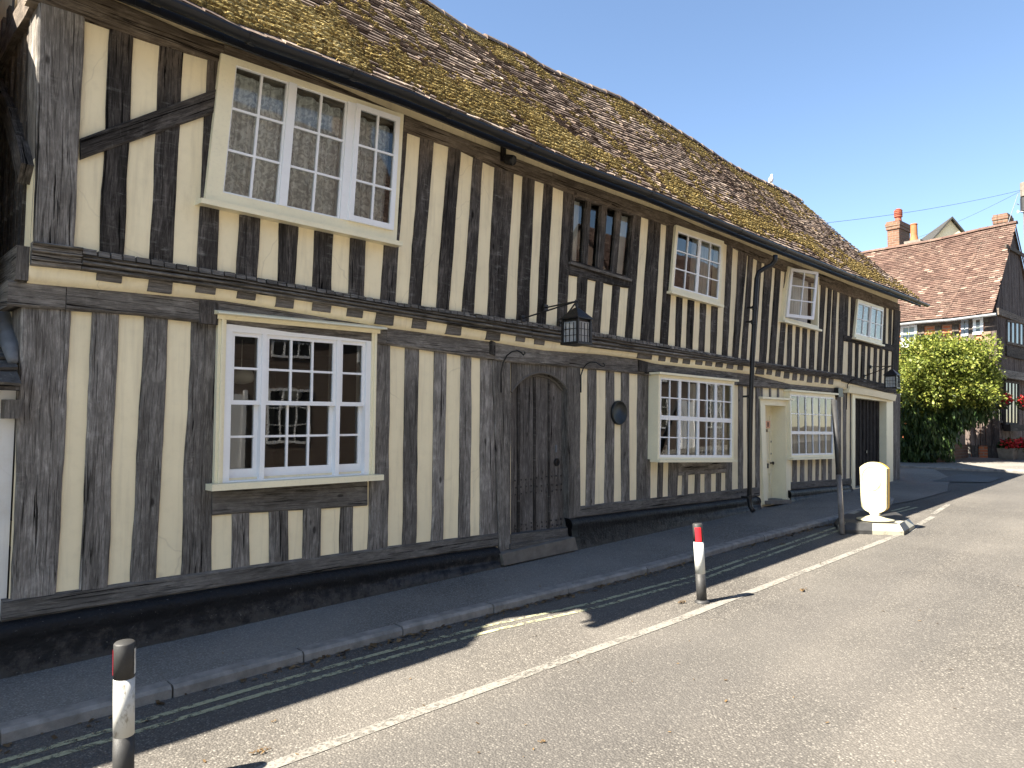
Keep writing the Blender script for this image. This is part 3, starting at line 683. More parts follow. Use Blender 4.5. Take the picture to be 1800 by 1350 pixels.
# reveals
D=.25
mb.poly([po.pt(1,1,0),po.pt(1,0,0),po.pt(1,0,-D),po.pt(1,1,-D)]); mb.poly([po.pt(0,0,0),po.pt(0,1,0),po.pt(0,1,-D),po.pt(0,0,-D)]); mb.poly([po.pt(0,0,0),po.pt(0,0,-D),po.pt(1,0,-D),po.pt(1,0,0)])
FR=mb.build('door_frame',M['cream_gl'],H)
mb=MB(); po.box(mb,0,0,1,1,-D-.04,-D+.001)
for (a,b_,c_,d_) in ((.12,.10,.46,.22),(.12,.27,.46,.60),(.12,.70,.46,.94),(.54,.10,.88,.22),(.54,.27,.88,.60),(.54,.72,.88,.94)):
    po.frame(mb,a,b_,c_,d_,.02,.02,.02,.02,-D,-D+.022); po.box(mb,a+.06,b_+.015,c_-.06,d_-.015,-D,-D+.007)
CD=mb.build('cream_door',M['cream_gl'],H,label='narrow cream panelled door set deep in its frame')
mb=MB(); po.box(mb,.60,.625,.80,.675,-D,-D+.016); mb.build('letter_box',M['iron'],CD)
mb=MB(); mb.lathe(po.pt(.92,.62,-D),[(.012,0),(.012,.035),(.028,.045),(.028,.06),(.01,.07)],14,Vector((0,-1,0))); mb.build('door_knob',M['iron'],CD)
mb=MB(); mb.lathe(po.pt(.93,.39,-D),[(.016,0),(.016,.012)],10,Vector((0,-1,0))); mb.lathe(po.pt(.93,.52,-D),[(.016,0),(.016,.012)],10,Vector((0,-1,0))); mb.build('door_lock',M['iron'],CD)
# house number on the door
fc=bpy.data.curves.new('n','FONT'); fc.body='58'; fc.size=.07; fc.extrude=.003; fo=bpy.data.objects.new('t',fc); COL.objects.link(fo)
dg=bpy.context.evaluated_depsgraph_get(); me=bpy.data.meshes.new_from_object(fo.evaluated_get(dg)); bpy.data.objects.remove(fo)
me.materials.clear(); me.materials.append(M['iron']); no=bpy.data.objects.new('house_number',me); COL.objects.link(no); no.parent=CD
no.matrix_world=Matrix.Translation(po.pt(.62,.285,-D+.03))@Matrix.Rotation(R(90),4,'X')
mb=MB(); po.box(mb,.60,.165,.84,.245,-D+.024,-D+.028); nt_=mb.build('door_notice',M['paper'],None); tag(nt_,'small orange notice pinned to the narrow cream door','notice')
mb=MB(); po.box(mb,.70,.18,.76,.23,-D+.028,-D+.0295); mb.build('notice_print',M['blackp'],nt_)
mb=MB(); po.box(mb,-.02,1.0,1.02,1.035,-.3,.10); mb.build('door_step',M['concrete'],H)
# garage door
pg=pxpatch([(1503.5,696),(1558.5,704),(1558.5,850),(1503.5,858)],LOW,0); holesL.append(pg.rectXZ(0))
mb=MB(); N=9
for i in range(N):
    pg.box(mb,i/N+.004,-.03,(i+1)/N-.004,1,-.16,-.11); pg.box(mb,(i+.36)/N,-.03,(i+.64)/N,.995,-.11,-.085)
GD=mb.build('garage_door',M['garage'],H,label='dark ribbed timber garage door at the right end')
mb=MB(); u=.42; pg.box(mb,u,.60,u+.035,.63,-.09,-.06); mb.build('door_handle',M['iron'],GD)
mb=MB()
pj=pxpatch([(1498.5,690),(1570,700),(1570,846),(1498.5,858.5)],LOW,.045); a=pj.uv(1503.5,760)[0]; b_=pj.uv(1558.5,760)[0]
pj.box(mb,0,0,a,1,-.25,0); pj.box(mb,b_,0,1,1,-.25,0); pj.box(mb,a,0,b_,.05,-.25,-.002)
GF=mb.build('garage_frame',M['cream_gl'],H)
mb=MB(); q=pxpatch([(1492,679),(1574,693),(1574,705),(1492,690)],LOW,.12)
for i in range(10):
    a,b_=i/10,(i+1)/10; s=lambda u:.10*math.sin(u*math.pi)*-1
    mb.hexa(q.pt(a,1+s(a),0),q.pt(b_,1+s(b_),0),q.pt(b_,.1+s(b_),.03),q.pt(a,.1+s(a),.03),q.pt(a,1+s(a),-.2),q.pt(b_,1+s(b_),-.2),q.pt(b_,s(b_),-.2),q.pt(a,s(a),-.2))
mb.build('garage_hood',M['cream_gl'],H)
# ---- plaster sheets
xs=[.97+ i*(X1-.97)/40 for i in range(41)]
outer=[(.99,.35),(X1,.45)]+[(x,plT(x)-.03) for x in reversed(xs)]; outer[-1]=(.99,plT(1)-.03)
wallsheet('plaster_wall',outer,holesL,LOW,M['cream'],H)
outer=[(x,brB(x)+.01) for x in [1.0+i*17/40 for i in range(41)]]+[(X1,4.97),(1.0,4.97)]
wallsheet('plaster_wall',outer,holesU,UPP,M['cream'],H)
# coved plaster band between jetty beam and moulded beam
mb=MB(); n=120; rows=[]
for i in range(n+1):
    x=1.0+17*i/n; zb=plT(x)-.012; zt=brB(x)+.02; row=[]
    for k in range(6):
        t=k/5; y=-.052+(yon(UPP,zt,.012)+.052)*(t**.3); row.append(mb.vert((x,y+.006*nz(x*3,t*2),zb+(zt-zb)*t)))
    rows.append(row)
for a,b_ in zip(rows,rows[1:]):
    for k in range(5): mb.face((a[k],b_[k],b_[k+1],a[k+1]))
mb.build('plaster_cove',M['cream'],H,True)
# ---- main beams
beam('sill_beam',sillT,sillB,.955,P(876,945,LOW,.03).x,LOW,.03,M['oak_sill'])
xa=P(1004,900,LOW,.03).x; xb=P(1336,860,LOW,.03).x; beam('sill_beam',sillT2,sillB2,xa,xb,LOW,.03,M['oak_sill'])
xc=P(1391,850,LOW,.03).x; xd=P(1497,850,LOW,.03).x; beam('sill_beam',sillT3,sillB3,xc,xd,LOW,.03,M['oak_sill'])
js=[.90]+[P(px,600,LOW,.05).x for px in (113,360,680,870,1001,1133,1295,1384)]+[P(1474,680,LOW,.05).x]
for a,b_ in zip(js,js[1:]): beam('jetty_beam',plT,plB,a+.002,b_-.002,LOW,.05+random.uniform(-.005,.005),M['oak_beam'],.25)
# iron straps / corbels on the jetty beam
for (x0,x1,y0,y1) in ((352,384,527,568),(862,872,598,622),(1124,1140,633,652)):
    sweepq('corbel',pxq([(x0,y0),(x1,y0+4),(x1,y1+3),(x0,y1)],LOW,.075),LOW,.075,M['oak_up'],depth=-.04)
# right end plain beam
beam('jetty_beam',lambda x:brT(x),lambda x:brB(x)-.02,P(1482,660,UPP,.05).x,18.05,UPP,.045,M['oak_up'],.2)
xm=P(1481,660,UPP,.05).x-.01
# moulded bressummer: bands + dentils
def band(name,f0,f1,pr,x0,x1,mat,mb=None):
    n=int((x1-x0)/.25); rows=[]; o=random.uniform(0,20)
    for i in range(n+1):
        x=x0+(x1-x0)*i/n; zt,zb=brT(x),brB(x); h=zt-zb; a=zt-h*f0; b_=zt-h*f1; w_=.004*nz(x*1.5,f0*9)
        pts=[(a+w_,-.03),(a+w_,pr-.008),(a-.008+w_,pr),(b_+.008+w_,pr),(b_+w_,pr-.01),(b_+w_,-.03)]
        rows.append(([mb.vert((x,yon(UPP,z,p_),z)) for z,p_ in pts],x,[z for z,_ in pts]))
    for (r0,xa_,z0),(r1,xb_,z1) in zip(rows,rows[1:]):
        for j in range(5): mb.face((r0[j+1],r1[j+1],r1[j],r0[j]),[(z0[j+1]+o,xa_+o),(z1[j+1]+o,xb_+o),(z1[j]+o,xb_+o),(z0[j]+o,xa_+o)])
    mb.face(rows[0][0],[(o,o)]*6); mb.face(rows[-1][0][::-1],[(o,o)]*6)
segs=[1.0]+[P(x,y,UPP,.05).x for x,y in ((144,455),(934,580),(1180,615),(1325,640))]+[xm]
for k,(a,b_) in enumerate(zip(segs,segs[1:])):
    mb=MB(); a+=.002; b_-=.002
    if k==0:
        for f0,f1,pr in ((0,.12,.085),(.12,.34,.055),(.34,.42,.075),(.42,.7,.05),(.7,.78,.07),(.78,1,.05)): band('b',f0,f1,pr,a,b_,None,mb)
    else:
        for f0,f1,pr in ((.05,.42,.035),(.42,.5,.085),(.5,.60,.05),(.60,.76,.08),(.76,.84,.045),(.84,1,.065)): band('b',f0,f1,pr,a,b_,None,mb)
        x=a
        while x<b_-.05:
            L=random.uniform(.07,.1); h=brT(x)-brB(x); zt=brT(x)+random.uniform(-.004,.002); zb=zt-h*.27; V=Vector
            xe=min(x+L-.012,b_); o=.062+random.uniform(-.004,.004)
            mb.hexa(V((x,yon(UPP,zb,o),zb)),V((xe,yon(UPP,zb,o),zb)),V((xe,yon(UPP,zt,o-.012),zt)),V((x,yon(UPP,zt,o-.012),zt)),V((x,yon(UPP,zb,0),zb)),V((xe,yon(UPP,zb,0),zb)),V((xe,yon(UPP,zt,0),zt)),V((x,yon(UPP,zt,0),zt)))
            x+=L
    mb.build('moulded_beam',M['oak_beam'],H)
wj=[.9]+[P(x,y,UPP,.05).x for x,y in ((395,90),(712,215),(972,318),(1290,425))]+[18.05]
for a,b_ in zip(wj,wj[1:]): beam('wall_plate',wpT,wpB,a+.002,b_-.002,UPP,.036+random.uniform(-.003,.003),M['oak_plate'],.05,.008)
# ---- studs, lower floor (mat oak_lo)
OL=M['oak_lo']; OU=M['oak_up']
def lo(t0,t1,b0,b1,yt=None,yb=None,name='stud',mat=OL,pr=.016,**kw):
    xt=P(t0,620,LOW).x; x2=P(t1,620,LOW).x
    def py(f,px,y0,d):                            # pixel row where the curve crosses this pixel column
        y=y0
        for _ in range(6):
            q=P(px,y,LOW); y-= (f(q.x)+d-q.z)/ (P(px,y-1,LOW).z-q.z)
        return y
    sT=sillT if b1<890 else sillT2 if b1<1340 else sillT3
    yt=yt or (py(plB,t0,600,.03),py(plB,t1,600,.03)); yb=yb or (py(sT,b0,900,-.03),py(sT,b1,900,-.03))
    return stud(name,(t0,t1),(b0,b1),yt,yb,LOW,mat,pr,**kw)
lo(38,127,21,101,name='corner_post',pr=.024,depth=.26)
for s in ((163,210,140.6,190),(255,297,230,275),(338,384,317,371),(662,688,647,683),(713.6,738,707.7,732),(765.4,786.6,759,780),(810,830,806.5,827),(845.6,866,844,875),
          (1035,1050,1031.5,1047),(1066,1081,1063.5,1080.6),(1093.7,1107,1094,1107.8),(1121.4,1146,1119.6,1144),(1299,1307,1298.5,1307),(1314,1323,1315,1323),(1330,1336.5,1330,1336.5)): lo(*s)
sweepq('rail',pxq([(373,862),(646,846),(646,889),(373,906)],LOW,.026),LOW,.026,M['oak_sill'],vert=False)
for s in ((408,440,408,440),(474,508,474,508),(536,566,534,565),(598,622,597,622)): lo(*s,yt=(890,888),name='short_stud')
for s in ((1158,1167.5,1156,1166),(1177.6,1194,1176,1191)): lo(*s,yt=(806,806),name='short_stud')
lo(1276.6,1288.4,1277,1288,yt=(806,806),name='short_stud')
sweepq('rail',pxq([(1193,812),(1277,812),(1276.5,831),(1193,836)],LOW,.024),LOW,.024,M['oak_lo'],vert=False)
for s in ((1202,1211,1201,1210.5),(1223.7,1232,1222.5,1231.7),(1240.6,1251,1240,1250.7),(1259.4,1269,1259,1268.5)): lo(*s,yt=(830,828),name='short_stud')
for s in ((1395,1401.8,1394.5,1401.3),(1408,1415,1407.5,1414.5),(1422,1428.5,1421.5,1428),(1434.5,1440.5,1434,1440),(1446,1452.6,1446,1452.6),(1457,1463,1457,1463)): lo(*s,yt=(804,803),name='short_stud')
for (a,b_) in ((1338.5,1341.6),(1353.6,1356),(1367.5,1370),(1380.6,1383)): stud('short_stud',(a,b_),(a,b_),(678,679),(701,702),LOW,OL,.014)
ext=dict(depth=.06)
stud('stud',(1471,1479),(1471,1479),(668,669),(850,850),LOW,OL,.03); stud('stud',(1482.6,1488.5),(1482.6,1488),(668,669),(850,850),LOW,OL); stud('stud',(1495.5,1498.7),(1495.5,1498.7),(676,677),(857,857),LOW,OL)
# right corner post, full height of the lower floor
stud('corner_post',(1571,1583),(1570.2,1582),(690,693),(846,845),LOW,OL,.02,depth=.2)
# ---- studs, upper floor
def up(t0,t1,b0,b1,yt=None,yb=None,name='stud',mat=OU,pr=.016,**kw):
    def py(f,px,y0,d):
        y=y0
        for _ in range(8):
            q=P(px,y,UPP); y-= (f(q.x)+d-q.z)/ (P(px,y-1,UPP).z-q.z)
        return y
    yt=yt or (py(wpB,t0,200,.03),py(wpB,t1,200,.03)); yb=yb or (py(brT,b0,550,-.03),py(brT,b1,550,-.03))
    return stud(name,(t0,t1),(b0,b1),yt,yb,UPP,mat,pr,**kw)
up(70,150,62.5,131.5,mat=OL,name='corner_post',pr=.03,depth=.24)
for s in ((195,237,175,218.5),(281.5,324,263,304),(366.7,403,347,382.6),(691,717.5,668,695),(740.5,764,718.6,740.5),(789.8,812,768,790),(834,849.7,813,834),(871,905,857,888),(922,941.7,908,929.6),(957,973.5,943.7,960),
          (991.8,1006.7,979,996.7),(1115,1128,1100,1113),(1142,1163,1127,1150),(1174,1187,1162,1175),(1279.8,1289,1270,1279.8),(1300,1314,1288.8,1298),(1316.5,1324.8,1303.5,1313),(1332,1340,1318,1327),(1345,1358.5,1334.8,1347),
          (1365,1373.4,1352.8,1362.7),(1381.7,1389,1368,1377),(1444,1452.4,1436.8,1444),(1457.8,1463,1449,1456),(1465.8,1472.5,1459.6,1466.7),(1477,1487,1472,1481)): up(*s)
for s in ((423,459,416,453),(491.6,526,489,518),(555,588,550,583),(618,645,614,640)): up(*s,yt=(340,380),name='short_stud') if False else None
def under(s,corn,pl=UPP):
    """short stud that starts behind the window's bottom edge"""
    (xa,ya),(xb,yb)=corn; f=lambda x: ya+(yb-ya)*(x-xa)/(xb-xa)-3
    up(*s,yt=(f(s[0]),f(s[1])),name='short_stud')
for s in ((422,459,416,453),(492,526,489,518),(555,588,550,583),(618,645,614,640)): under(s,((361,356),(697,428)))
for s in ((1018,1034.5,1013,1029.5),(1050,1063,1041,1055.5),(1077.8,1091,1070.5,1084)): under(s,((1002,480),(1106,504)))
sweepq('rail',pxq([(1001,463),(1110,492),(1106,506),(1001,483)],UPP,.026),UPP,.026,OU,vert=False)
for s in ((1190,1201,1187,1197.3),(1211.6,1222,1208,1218),(1232.4,1243,1229,1239),(1253,1263,1249.7,1259.7)): under(s,((1179,518),(1266,540)))
for s in ((1387,1394,1384,1391.7),(1400,1406.6,1397,1404),(1412.5,1420,1410,1417),(1426,1434,1423,1431)): under(s,((1377,570),(1440,584)))
for s in ((1485,1492.4,1483,1489.5),(1497.8,1507.6,1495,1502),(1553,1558.5,1552,1557),(1563,1568.5,1562,1567)): up(*s,yb=(596,598) if s[0]<1520 else (612,613))
sweepq('rail',pxq([(1484,589),(1575,607),(1575,619),(1484,599)],UPP,.028),UPP,.028,OU,vert=False)
for s in ((1492.8,1499.6,1491,1497.4),(1505,1510.6,1504,1508.4),(1516.4,1521.8,1514,1519.5),(1526.6,1531,1524.8,1529.8),(1537.8,1542.8,1535.5,1540.4),(1548,1552,1545.4,1549.7),(1558,1562.7,1555.6,1560)): under(s,((1484,598),(1575,616)))
up(1573,1583.5,1567.5,1579,name='corner_post',pr=.024,depth=.2)
sweepq('brace',pxq([(142,242.6),(385,154),(385,195),(142,279.6)],UPP,.04),UPP,.04,OU,vert=False,depth=-.01,wob=.002)
# joist ends in the cove
JE=[(169.5,212.7,.62),(260.7,303,.95),(343,379,.7),(417.6,450,.8),(487.4,516,.95),(550.5,582,.8),(610.5,638.6,.8),(663,692,1.05),(727,750,.9),(787.6,811,1.0),(857.6,881,1.05),(909,924.5,.7),(941.7,957.7,.7),(1122.7,1147,1.1),(1160,1170.8,.75),(1181,1192.7,.75),(1202.8,1214.6,.75),(1224.7,1236,.7),(1242,1252.6,.7),(1260,1271.5,.7),(1279.6,1290,.75),(1298.5,1307,.75),(1331,1344,1.1),(1349.5,1358,.75),(1365,1373,.75),(1380,1388.5,.75),(1395,1402,.75),(1407.6,1414.4,.7),(1420.7,1429,.8),(1434,1440,.7),(1445,1453,.75),(1458.4,1465.7,.75)]
for a,b_,fr in JE:
    xa_=P(a,(550+(a-400)*.11),(-.12,0)).x; xb_=P(b_,(550+(b_-400)*.11),(-.12,0)).x; zt=brB(xa_)+.01; zb=zt-(brB(xa_)-plT(xa_)+.02)*min(1.1,fr); mb=MB(); V=Vector
    zc0,zc1=plT(xa_)-.012,brB(xa_)+.02
    def cv(z,o): tt=max(0,min(1,(z-zc0)/(zc1-zc0))); return -.052+(yon(UPP,zc1,.012)+.052)*(max(tt,.3)**.3)-o
    fr2=min(1,fr); zb=zc1-(zc1-zc0)*min(1,fr2*.9); j=lambda:random.uniform(-.007,.007); zm=(zb+zt)/2
    J=(j(),j(),j(),j()); o=.014
    for (za,zb_) in ((zb,zm),(zm,zt)):
        mb.hexa(V((xa_+J[0],cv(za,o),za)),V((xb_+J[1],cv(za,o),za)),V((xb_+J[1],cv(zb_,o),zb_)),V((xa_+J[0],cv(zb_,o),zb_)),V((xa_+J[0],.05,za)),V((xb_+J[1],.05,za)),V((xb_+J[1],.05,zb_)),V((xa_+J[0],.05,zb_)))
    mb.build('joist_end',OL if fr<1 else M['oak_beam'],H)
# ---- plinth
mb=MB()
def plinth(x0,x1,fb,hgt=None):
    n=int((x1-x0)/.15); rows=[]
    for i in range(n+1):
        x=x0+(x1-x0)*i/n; zt=fb(x)+.004; zg=gz(x,.15); w_=.006*nz(x*2.3,4)
        pr=[(.02,zt),(-.05,zt-.004),(-.08+w_,zt-.02),(-.098+w_,zt-.05),(-.1+w_,zt-.085),(-.09+w_,zt-.115),(-.088-w_,zt-.16),(-.095+w_,(zt+zg)/2-.03),(-.105-w_,zg+.02),(-.115,zg-.03)]
        rows.append([mb.vert((x,y+.008*nz(x*7,z*11)+.004*nz(x*23,z*25),z)) for y,z in pr])
    for a,b_ in zip(rows,rows[1:]):
        for k in range(len(a)-1): mb.face((a[k+1],b_[k+1],b_[k],a[k]))
    mb.face(rows[0]); mb.face(rows[-1][::-1])
plinth(.3,P(880,975,(-.1,0)).x,sillB); plinth(P(1006,935,(-.1,0)).x,P(1338,880,(-.1,0)).x,sillB2); plinth(P(1391,868,(-.1,0)).x,P(1498,852,(-.1,0)).x,sillB3)
mb.build('plinth',M['tar'],H,True)
mb=MB(); q=pxpatch([(880,974),(1008,944),(1013,964),(884,992)],(-.12,0),0); q.box(mb,0,0,1,1.1,-.3,.02); mb.build('stone_step',M['concrete'],H)
# ---- shell: gables, back wall, floors
mb=MB(); V=Vector
def gab(x,fl):
    pts=[(x,-.19,4.9),(x,-.09,2.75),(x,0,2.7),(x,0,.1),(x,5.2,.1),(x,5.2,4.75),(x,RY,7.45)]
    mb.poly(pts if fl else pts[::-1])
gab(X0,False); gab(X1,True); mb.poly([(X1,5.2,.1),(X0,5.2,.1),(X0,5.2,4.8),(X1,5.2,4.8)])
mb.build('gable_wall',M['cream'],H)
mb=MB()
mb.box(1.02,.02,.45,17.98,5.18,.5); mb.box(1.02,.02,2.55,17.98,5.18,2.62); mb.box(1.02,-.06,4.62,17.98,5.18,4.68); mb.box(1.02,3.1,.5,17.98,3.15,2.55); mb.box(1.02,2.6,2.62,17.98,2.65,4.62)
for x in (4.3,6.9,10.6,12.85,15.0): mb.box(x,.06,.5,x+.06,3.1,2.55)
for x in (4.6,7.7,10.4,14.2): mb.box(x,.0,2.62,x+.06,2.6,4.62)
mb.build('inner_walls',M['inner'],H)
# gable studs and braces (left end)
gy=lambda px,z=300: (lambda d:EYE.y+d.y*(1.0-EYE.x)/d.x)(ray(px,z))
for k,y in enumerate((.14,.33,.52,.72,.93,1.15,1.4)):
    mb=MB(); w_=.095; mb.box(.978,y-w_/2-.02,2.86,1.01,y+w_/2-.02,4.9); mb.build('gable_stud',OU,H)
mb=MB(); mb.box(.93,-.1,2.68,1.0,1.7,2.9); mb.build('gable_beam',M['oak_beam'],H)
def ribbon(pts,wd,x0,x1,name,mat):
    mb=MB(); n=len(pts)
    for i in range(n-1):
        (ya,za),(yb,zb)=pts[i],pts[i+1]; t=Vector((yb-ya,zb-za)).normalized(); nn=Vector((-t.y,t.x))*wd/2
        A=[V((x0,ya+nn.x,za+nn.y)),V((x0,ya-nn.x,za-nn.y)),V((x0,yb-nn.x,zb-nn.y)),V((x0,yb+nn.x,zb+nn.y))]; B=[V((x1,q.y,q.z)) for q in A]
        mb.hexa(A[0],A[1],A[2],A[3],B[0],B[1],B[2],B[3])
    return mb.build(name,mat,H)
def gp2(px,py):
    d=ray(px,py); q=EYE+d*((.95-EYE.x)/d.x); return (q.y,q.z)
ribbon([gp2(*q) for q in ((-25,170),(0,105),(28,45),(50,10),(62,-15))],.17,.93,1.0,'brace',OU)
ribbon([gp2(*q) for q in ((-20,120),(0,170),(16,205),(30,255),(40,305))],.15,.93,1.0,'brace',OU)
# ---- roof
reL=[(302,0),(441,60),(606,119),(716,161),(896,238),(986,276),(1142,336),(1317,410),(1500,484),(1622,530)]
ze=curve(reL,(-.6,0),0,-5,25)
zr=curve([(735,0),(831,60),(905,93),(955,122),(1014,145),(1033,153),(1080,171),(1123,194),(1169,219),(1212,247),(1267,282),(1321,313),(1356,328),(1407,354)],(RY,0),0,-5,25)
def tileroof(name,fp,ux0,ux1,Tn,tw,tl,mat,parent,thk=.014,lift=.02,jit=1.0,under=True,nz0=0):
    """fp(x,t)->point; x in metres along eaves, t 0..1 up the slope; Tn courses"""
    mb=MB(); mb.c=[]
    for k in range(Tn):
        t=k/Tn; t1=t+tl/Tn; x=ux0(t)-(k%2)*tw*.5; wav=.012*jit
        while x<ux1(t):
            w_=tw*random.uniform(.93,1.03); xa,xb=max(x,ux0(t)),min(x+w_-.0025,ux1(t)); x+=w_
            if xb-xa<.03: continue
            dt=random.uniform(-.06,.06)/Tn*jit; a=fp(xa,t+dt); b=fp(xb,t+dt+random.uniform(-.05,.05)/Tn*jit); c=fp(xb,min(1,t1)); d=fp(xa,min(1,t1))
            n=(b-a).cross(d-a).normalized(); l=lift+random.uniform(-.006,.009)*jit; r=random.uniform(-.004,.004)*jit
            A,B,C,D=a+n*(l+r),b+n*(l-r),c+n*.004,d+n*.004
            tone=min(1,max(0,random.gauss(.45,.22)+.25*nz(xa*.8,t*4,nz0)))
            i=[mb.vert(q) for q in (A,B,C,D,A-n*thk,B-n*thk)]
            for f in ((0,1,2,3),(4,5,1,0)): mb.face([i[z] for z in f]); mb.c.append(tone)
            mb.face([i[0],i[3],i[4]]); mb.c.append(tone); mb.face([i[1],i[5],i[2]]); mb.c.append(tone)
    return mb.build(name,mat,parent)
def RP(x,t,off=0):
    y=-.6+(RY+.6)*t; a,b=ze(x),zr(x)
    z=a+(b-a)*t-.05*math.sin(math.pi*min(1,max(0,t)))+.022*nz(x*.7,t*3.1,2)+.008*nz(x*2.6,t*9,5)
    return V((x,y-off*.72,z+off*.69))
vr=lambda t:18.5+.1*t; vl=lambda t:.80
RF=tileroof('roof',RP,vl,vr,36,.155,1.25,M['tile'],H,.018,.028)
mb=MB()
for k in range(30):
    xa_,xb_=.82+17.6*k/30,.82+17.6*(k+1)/30
    for j in range(8):
        t0,t1=max(.02,j/8),(j+1)/8; mb.poly([RP(xa_,t0,-.03),RP(xb_,t0,-.03),RP(xb_,t1,-.03),RP(xa_,t1,-.03)])
mb.build('roof_underlay',M['felt'],H)
mb=MB(); mb.c=[]
for k in range(30):
    xa_,xb_=.8+17.7*k/30,.8+17.7*(k+1)/30
    mb.poly([(xb_,5.3,4.7),(xa_,5.3,4.7),(xa_,RY,RP(xa_,1).z),(xb_,RY,RP(xb_,1).z)]); mb.c.append(.4)
mb.build('rear_roof',M['tile'],H)
# ridge tiles
mb=MB(); mb.c=[]; x=.8
while x<18.5:
    L=.42; xe=min(x+L,18.6); za,zb=RP(x,1).z,RP(xe,1).z; j=random.uniform(-.01,.012); nn=8
    ra=[mb.vert((x,RY+.125*math.cos(math.pi*i/nn),za-.055+j+.115*math.sin(math.pi*i/nn))) for i in range(nn+1)]
    rb=[mb.vert((xe-.008,RY+.115*math.cos(math.pi*i/nn),zb-.065+j+.11*math.sin(math.pi*i/nn))) for i in range(nn+1)]
    tn=random.uniform(.2,.8)
    for i in range(nn): mb.face((ra[i],rb[i],rb[i+1],ra[i+1])); mb.c.append(tn)
    mb.face(ra); mb.c.append(tn); x+=L
mb.build('ridge_tiles',M['tile'],H)
# moss: many small cushions sitting on the lower edges of the courses
mb=MB(); mb.c=[]
def blob(p,n,tx,s,h,tone):
    ty=n.cross(tx); k=5; o=random.uniform(0,6.28); ring=[mb.vert(p+tx*(1.5*s*random.uniform(.7,1.2)*math.cos(o+6.283*i/k))+ty*(s*.55*random.uniform(.7,1.2)*math.sin(o+6.283*i/k))-n*.008) for i in range(k)]
    ring2=[mb.vert(Vector(mb.v[ring[i]]).lerp(p,.35)+n*(h*.75+.008)) for i in range(k)]
    top=mb.vert(p+n*h*random.uniform(.9,1.2)+tx*random.uniform(-.3,.3)*s)
    for i in range(k):
        a,b_,c_,d_=ring[i],ring[(i+1)%k],ring2[(i+1)%k],ring2[i]
        mb.face((a,b_,c_,d_)); mb.face((d_,c_,top)); mb.c+= [max(0,tone-.15),tone]
NX=0
for it in range(170000):
    x=.82+17.6*random.random()**1.25; t=random.random()
    near=max(0,1-(x-1)/17)
    m_=.5*nz(x*.9,t*3.3,11)+.55*nz(x*3.1,t*9,7)+.3*nz(x*9,t*30,3)
    lowb=math.exp(-((t-.13)/.16)**2)*.42; topb=math.exp(-((t-.93)/.11)**2)*.38; streak=.12*math.exp(-((x-3)/2.5)**2)
    q=m_+lowb+topb+streak-.20-.10*(1-near)+.10*max(0,1-x/7)
    if t<.03: q-=.35
    if q<0 or random.random()>min(1,q*3.2+.12): continue
    k=round(t*36)/36+random.uniform(-.004,.006); p_=RP(x,max(.012,k),.022); nrm=V((0,-.72,.69)); s=random.uniform(.010,.026)*(1+.5*min(1,q*1.5)); 
    blob(p_+nrm*.0,nrm,V((1,0,0)),s,s*random.uniform(.5,1.0),min(1,max(0,random.gauss(.45+q*.35,.2)))); NX+=1
print('moss',NX)
mb.build('moss',M['moss'],H)
# gutter
mb=MB(); n=90; rows=[]; gx0,gx1=.78,18.62
def gc(x): return V((x,-.665,ze(min(x,18.45))-.052+.006*nz(x*1.3,3)-.02*(max(0,x-16)/2.6)))
for i in range(n+1):
    x=gx0+(gx1-gx0)*i/n; c_=gc(x); row=[]
    for k in range(9):
        a=math.pi*k/8; row.append(mb.vert(c_+V((0,-.058*math.cos(a),-.055*math.sin(a)))))
    for k in range(8,-1,-1):
        a=math.pi*k/8; row.append(mb.vert(c_+V((0,-.052*math.cos(a),-.048*math.sin(a)+.001))))
    rows.append(row)
for a,b_ in zip(rows,rows[1:]):
    m_=len(a)
    for k in range(m_): mb.face((a[k],a[(k+1)%m_],b_[(k+1)%m_],b_[k]))
mb.face(rows[0][::-1]); mb.face(rows[-1])
GU=mb.build('gutter',M['gutter'],H,True)
for px,py in ((275,11),(441,70),(620,135),(790,205),(930,262),(1142,345),(1300,412),(1378,446),(1500,492),(1560,512),(1610,530)):
    mb=MB(); x=P(px,py,(-.66,0)).x; c_=gc(x)
    rr=[[mb.vert(c_+V((dx,-.064*math.cos(math.pi*k/8),-.061*math.sin(math.pi*k/8)))) for k in range(9)] for dx in (-.03,.03)]
    for k in range(8): mb.face((rr[0][k],rr[0][k+1],rr[1][k+1],rr[1][k]))
    mb.build('gutter_bracket',M['gutter'],GU)
mb=MB()
for i in range(60):
    xa_,xb_=.84+17.6*i/60,.84+17.6*(i+1)/60-.001; za,zb=ze(xa_)-.02,ze(xb_)-.02
    mb.hexa(V((xa_,-.575,za-.10)),V((xb_,-.575,zb-.10)),V((xb_,-.575,zb)),V((xa_,-.575,za)),V((xa_,-.55,za-.10)),V((xb_,-.55,zb-.10)),V((xb_,-.55,zb)),V((xa_,-.55,za)))
mb.build('eaves_board',M['gutter'],H)
mb=MB()   # plastered soffit behind the gutter
for i in range(60):
    xa_,xb_=1.0+17.0*i/60,1.0+17.0*(i+1)/60; wv=lambda x:.02*nz(x*1.1,8)
    mb.poly([(xa_,-.55,ze(xa_)-.085+wv(xa_)),(xa_,-.19,ze(xa_)+.08+wv(xa_)),(xb_,-.19,ze(xb_)+.08+wv(xb_)),(xb_,-.55,ze(xb_)-.085+wv(xb_))])
mb.build('eaves_soffit',M['white_render2'],H,True)
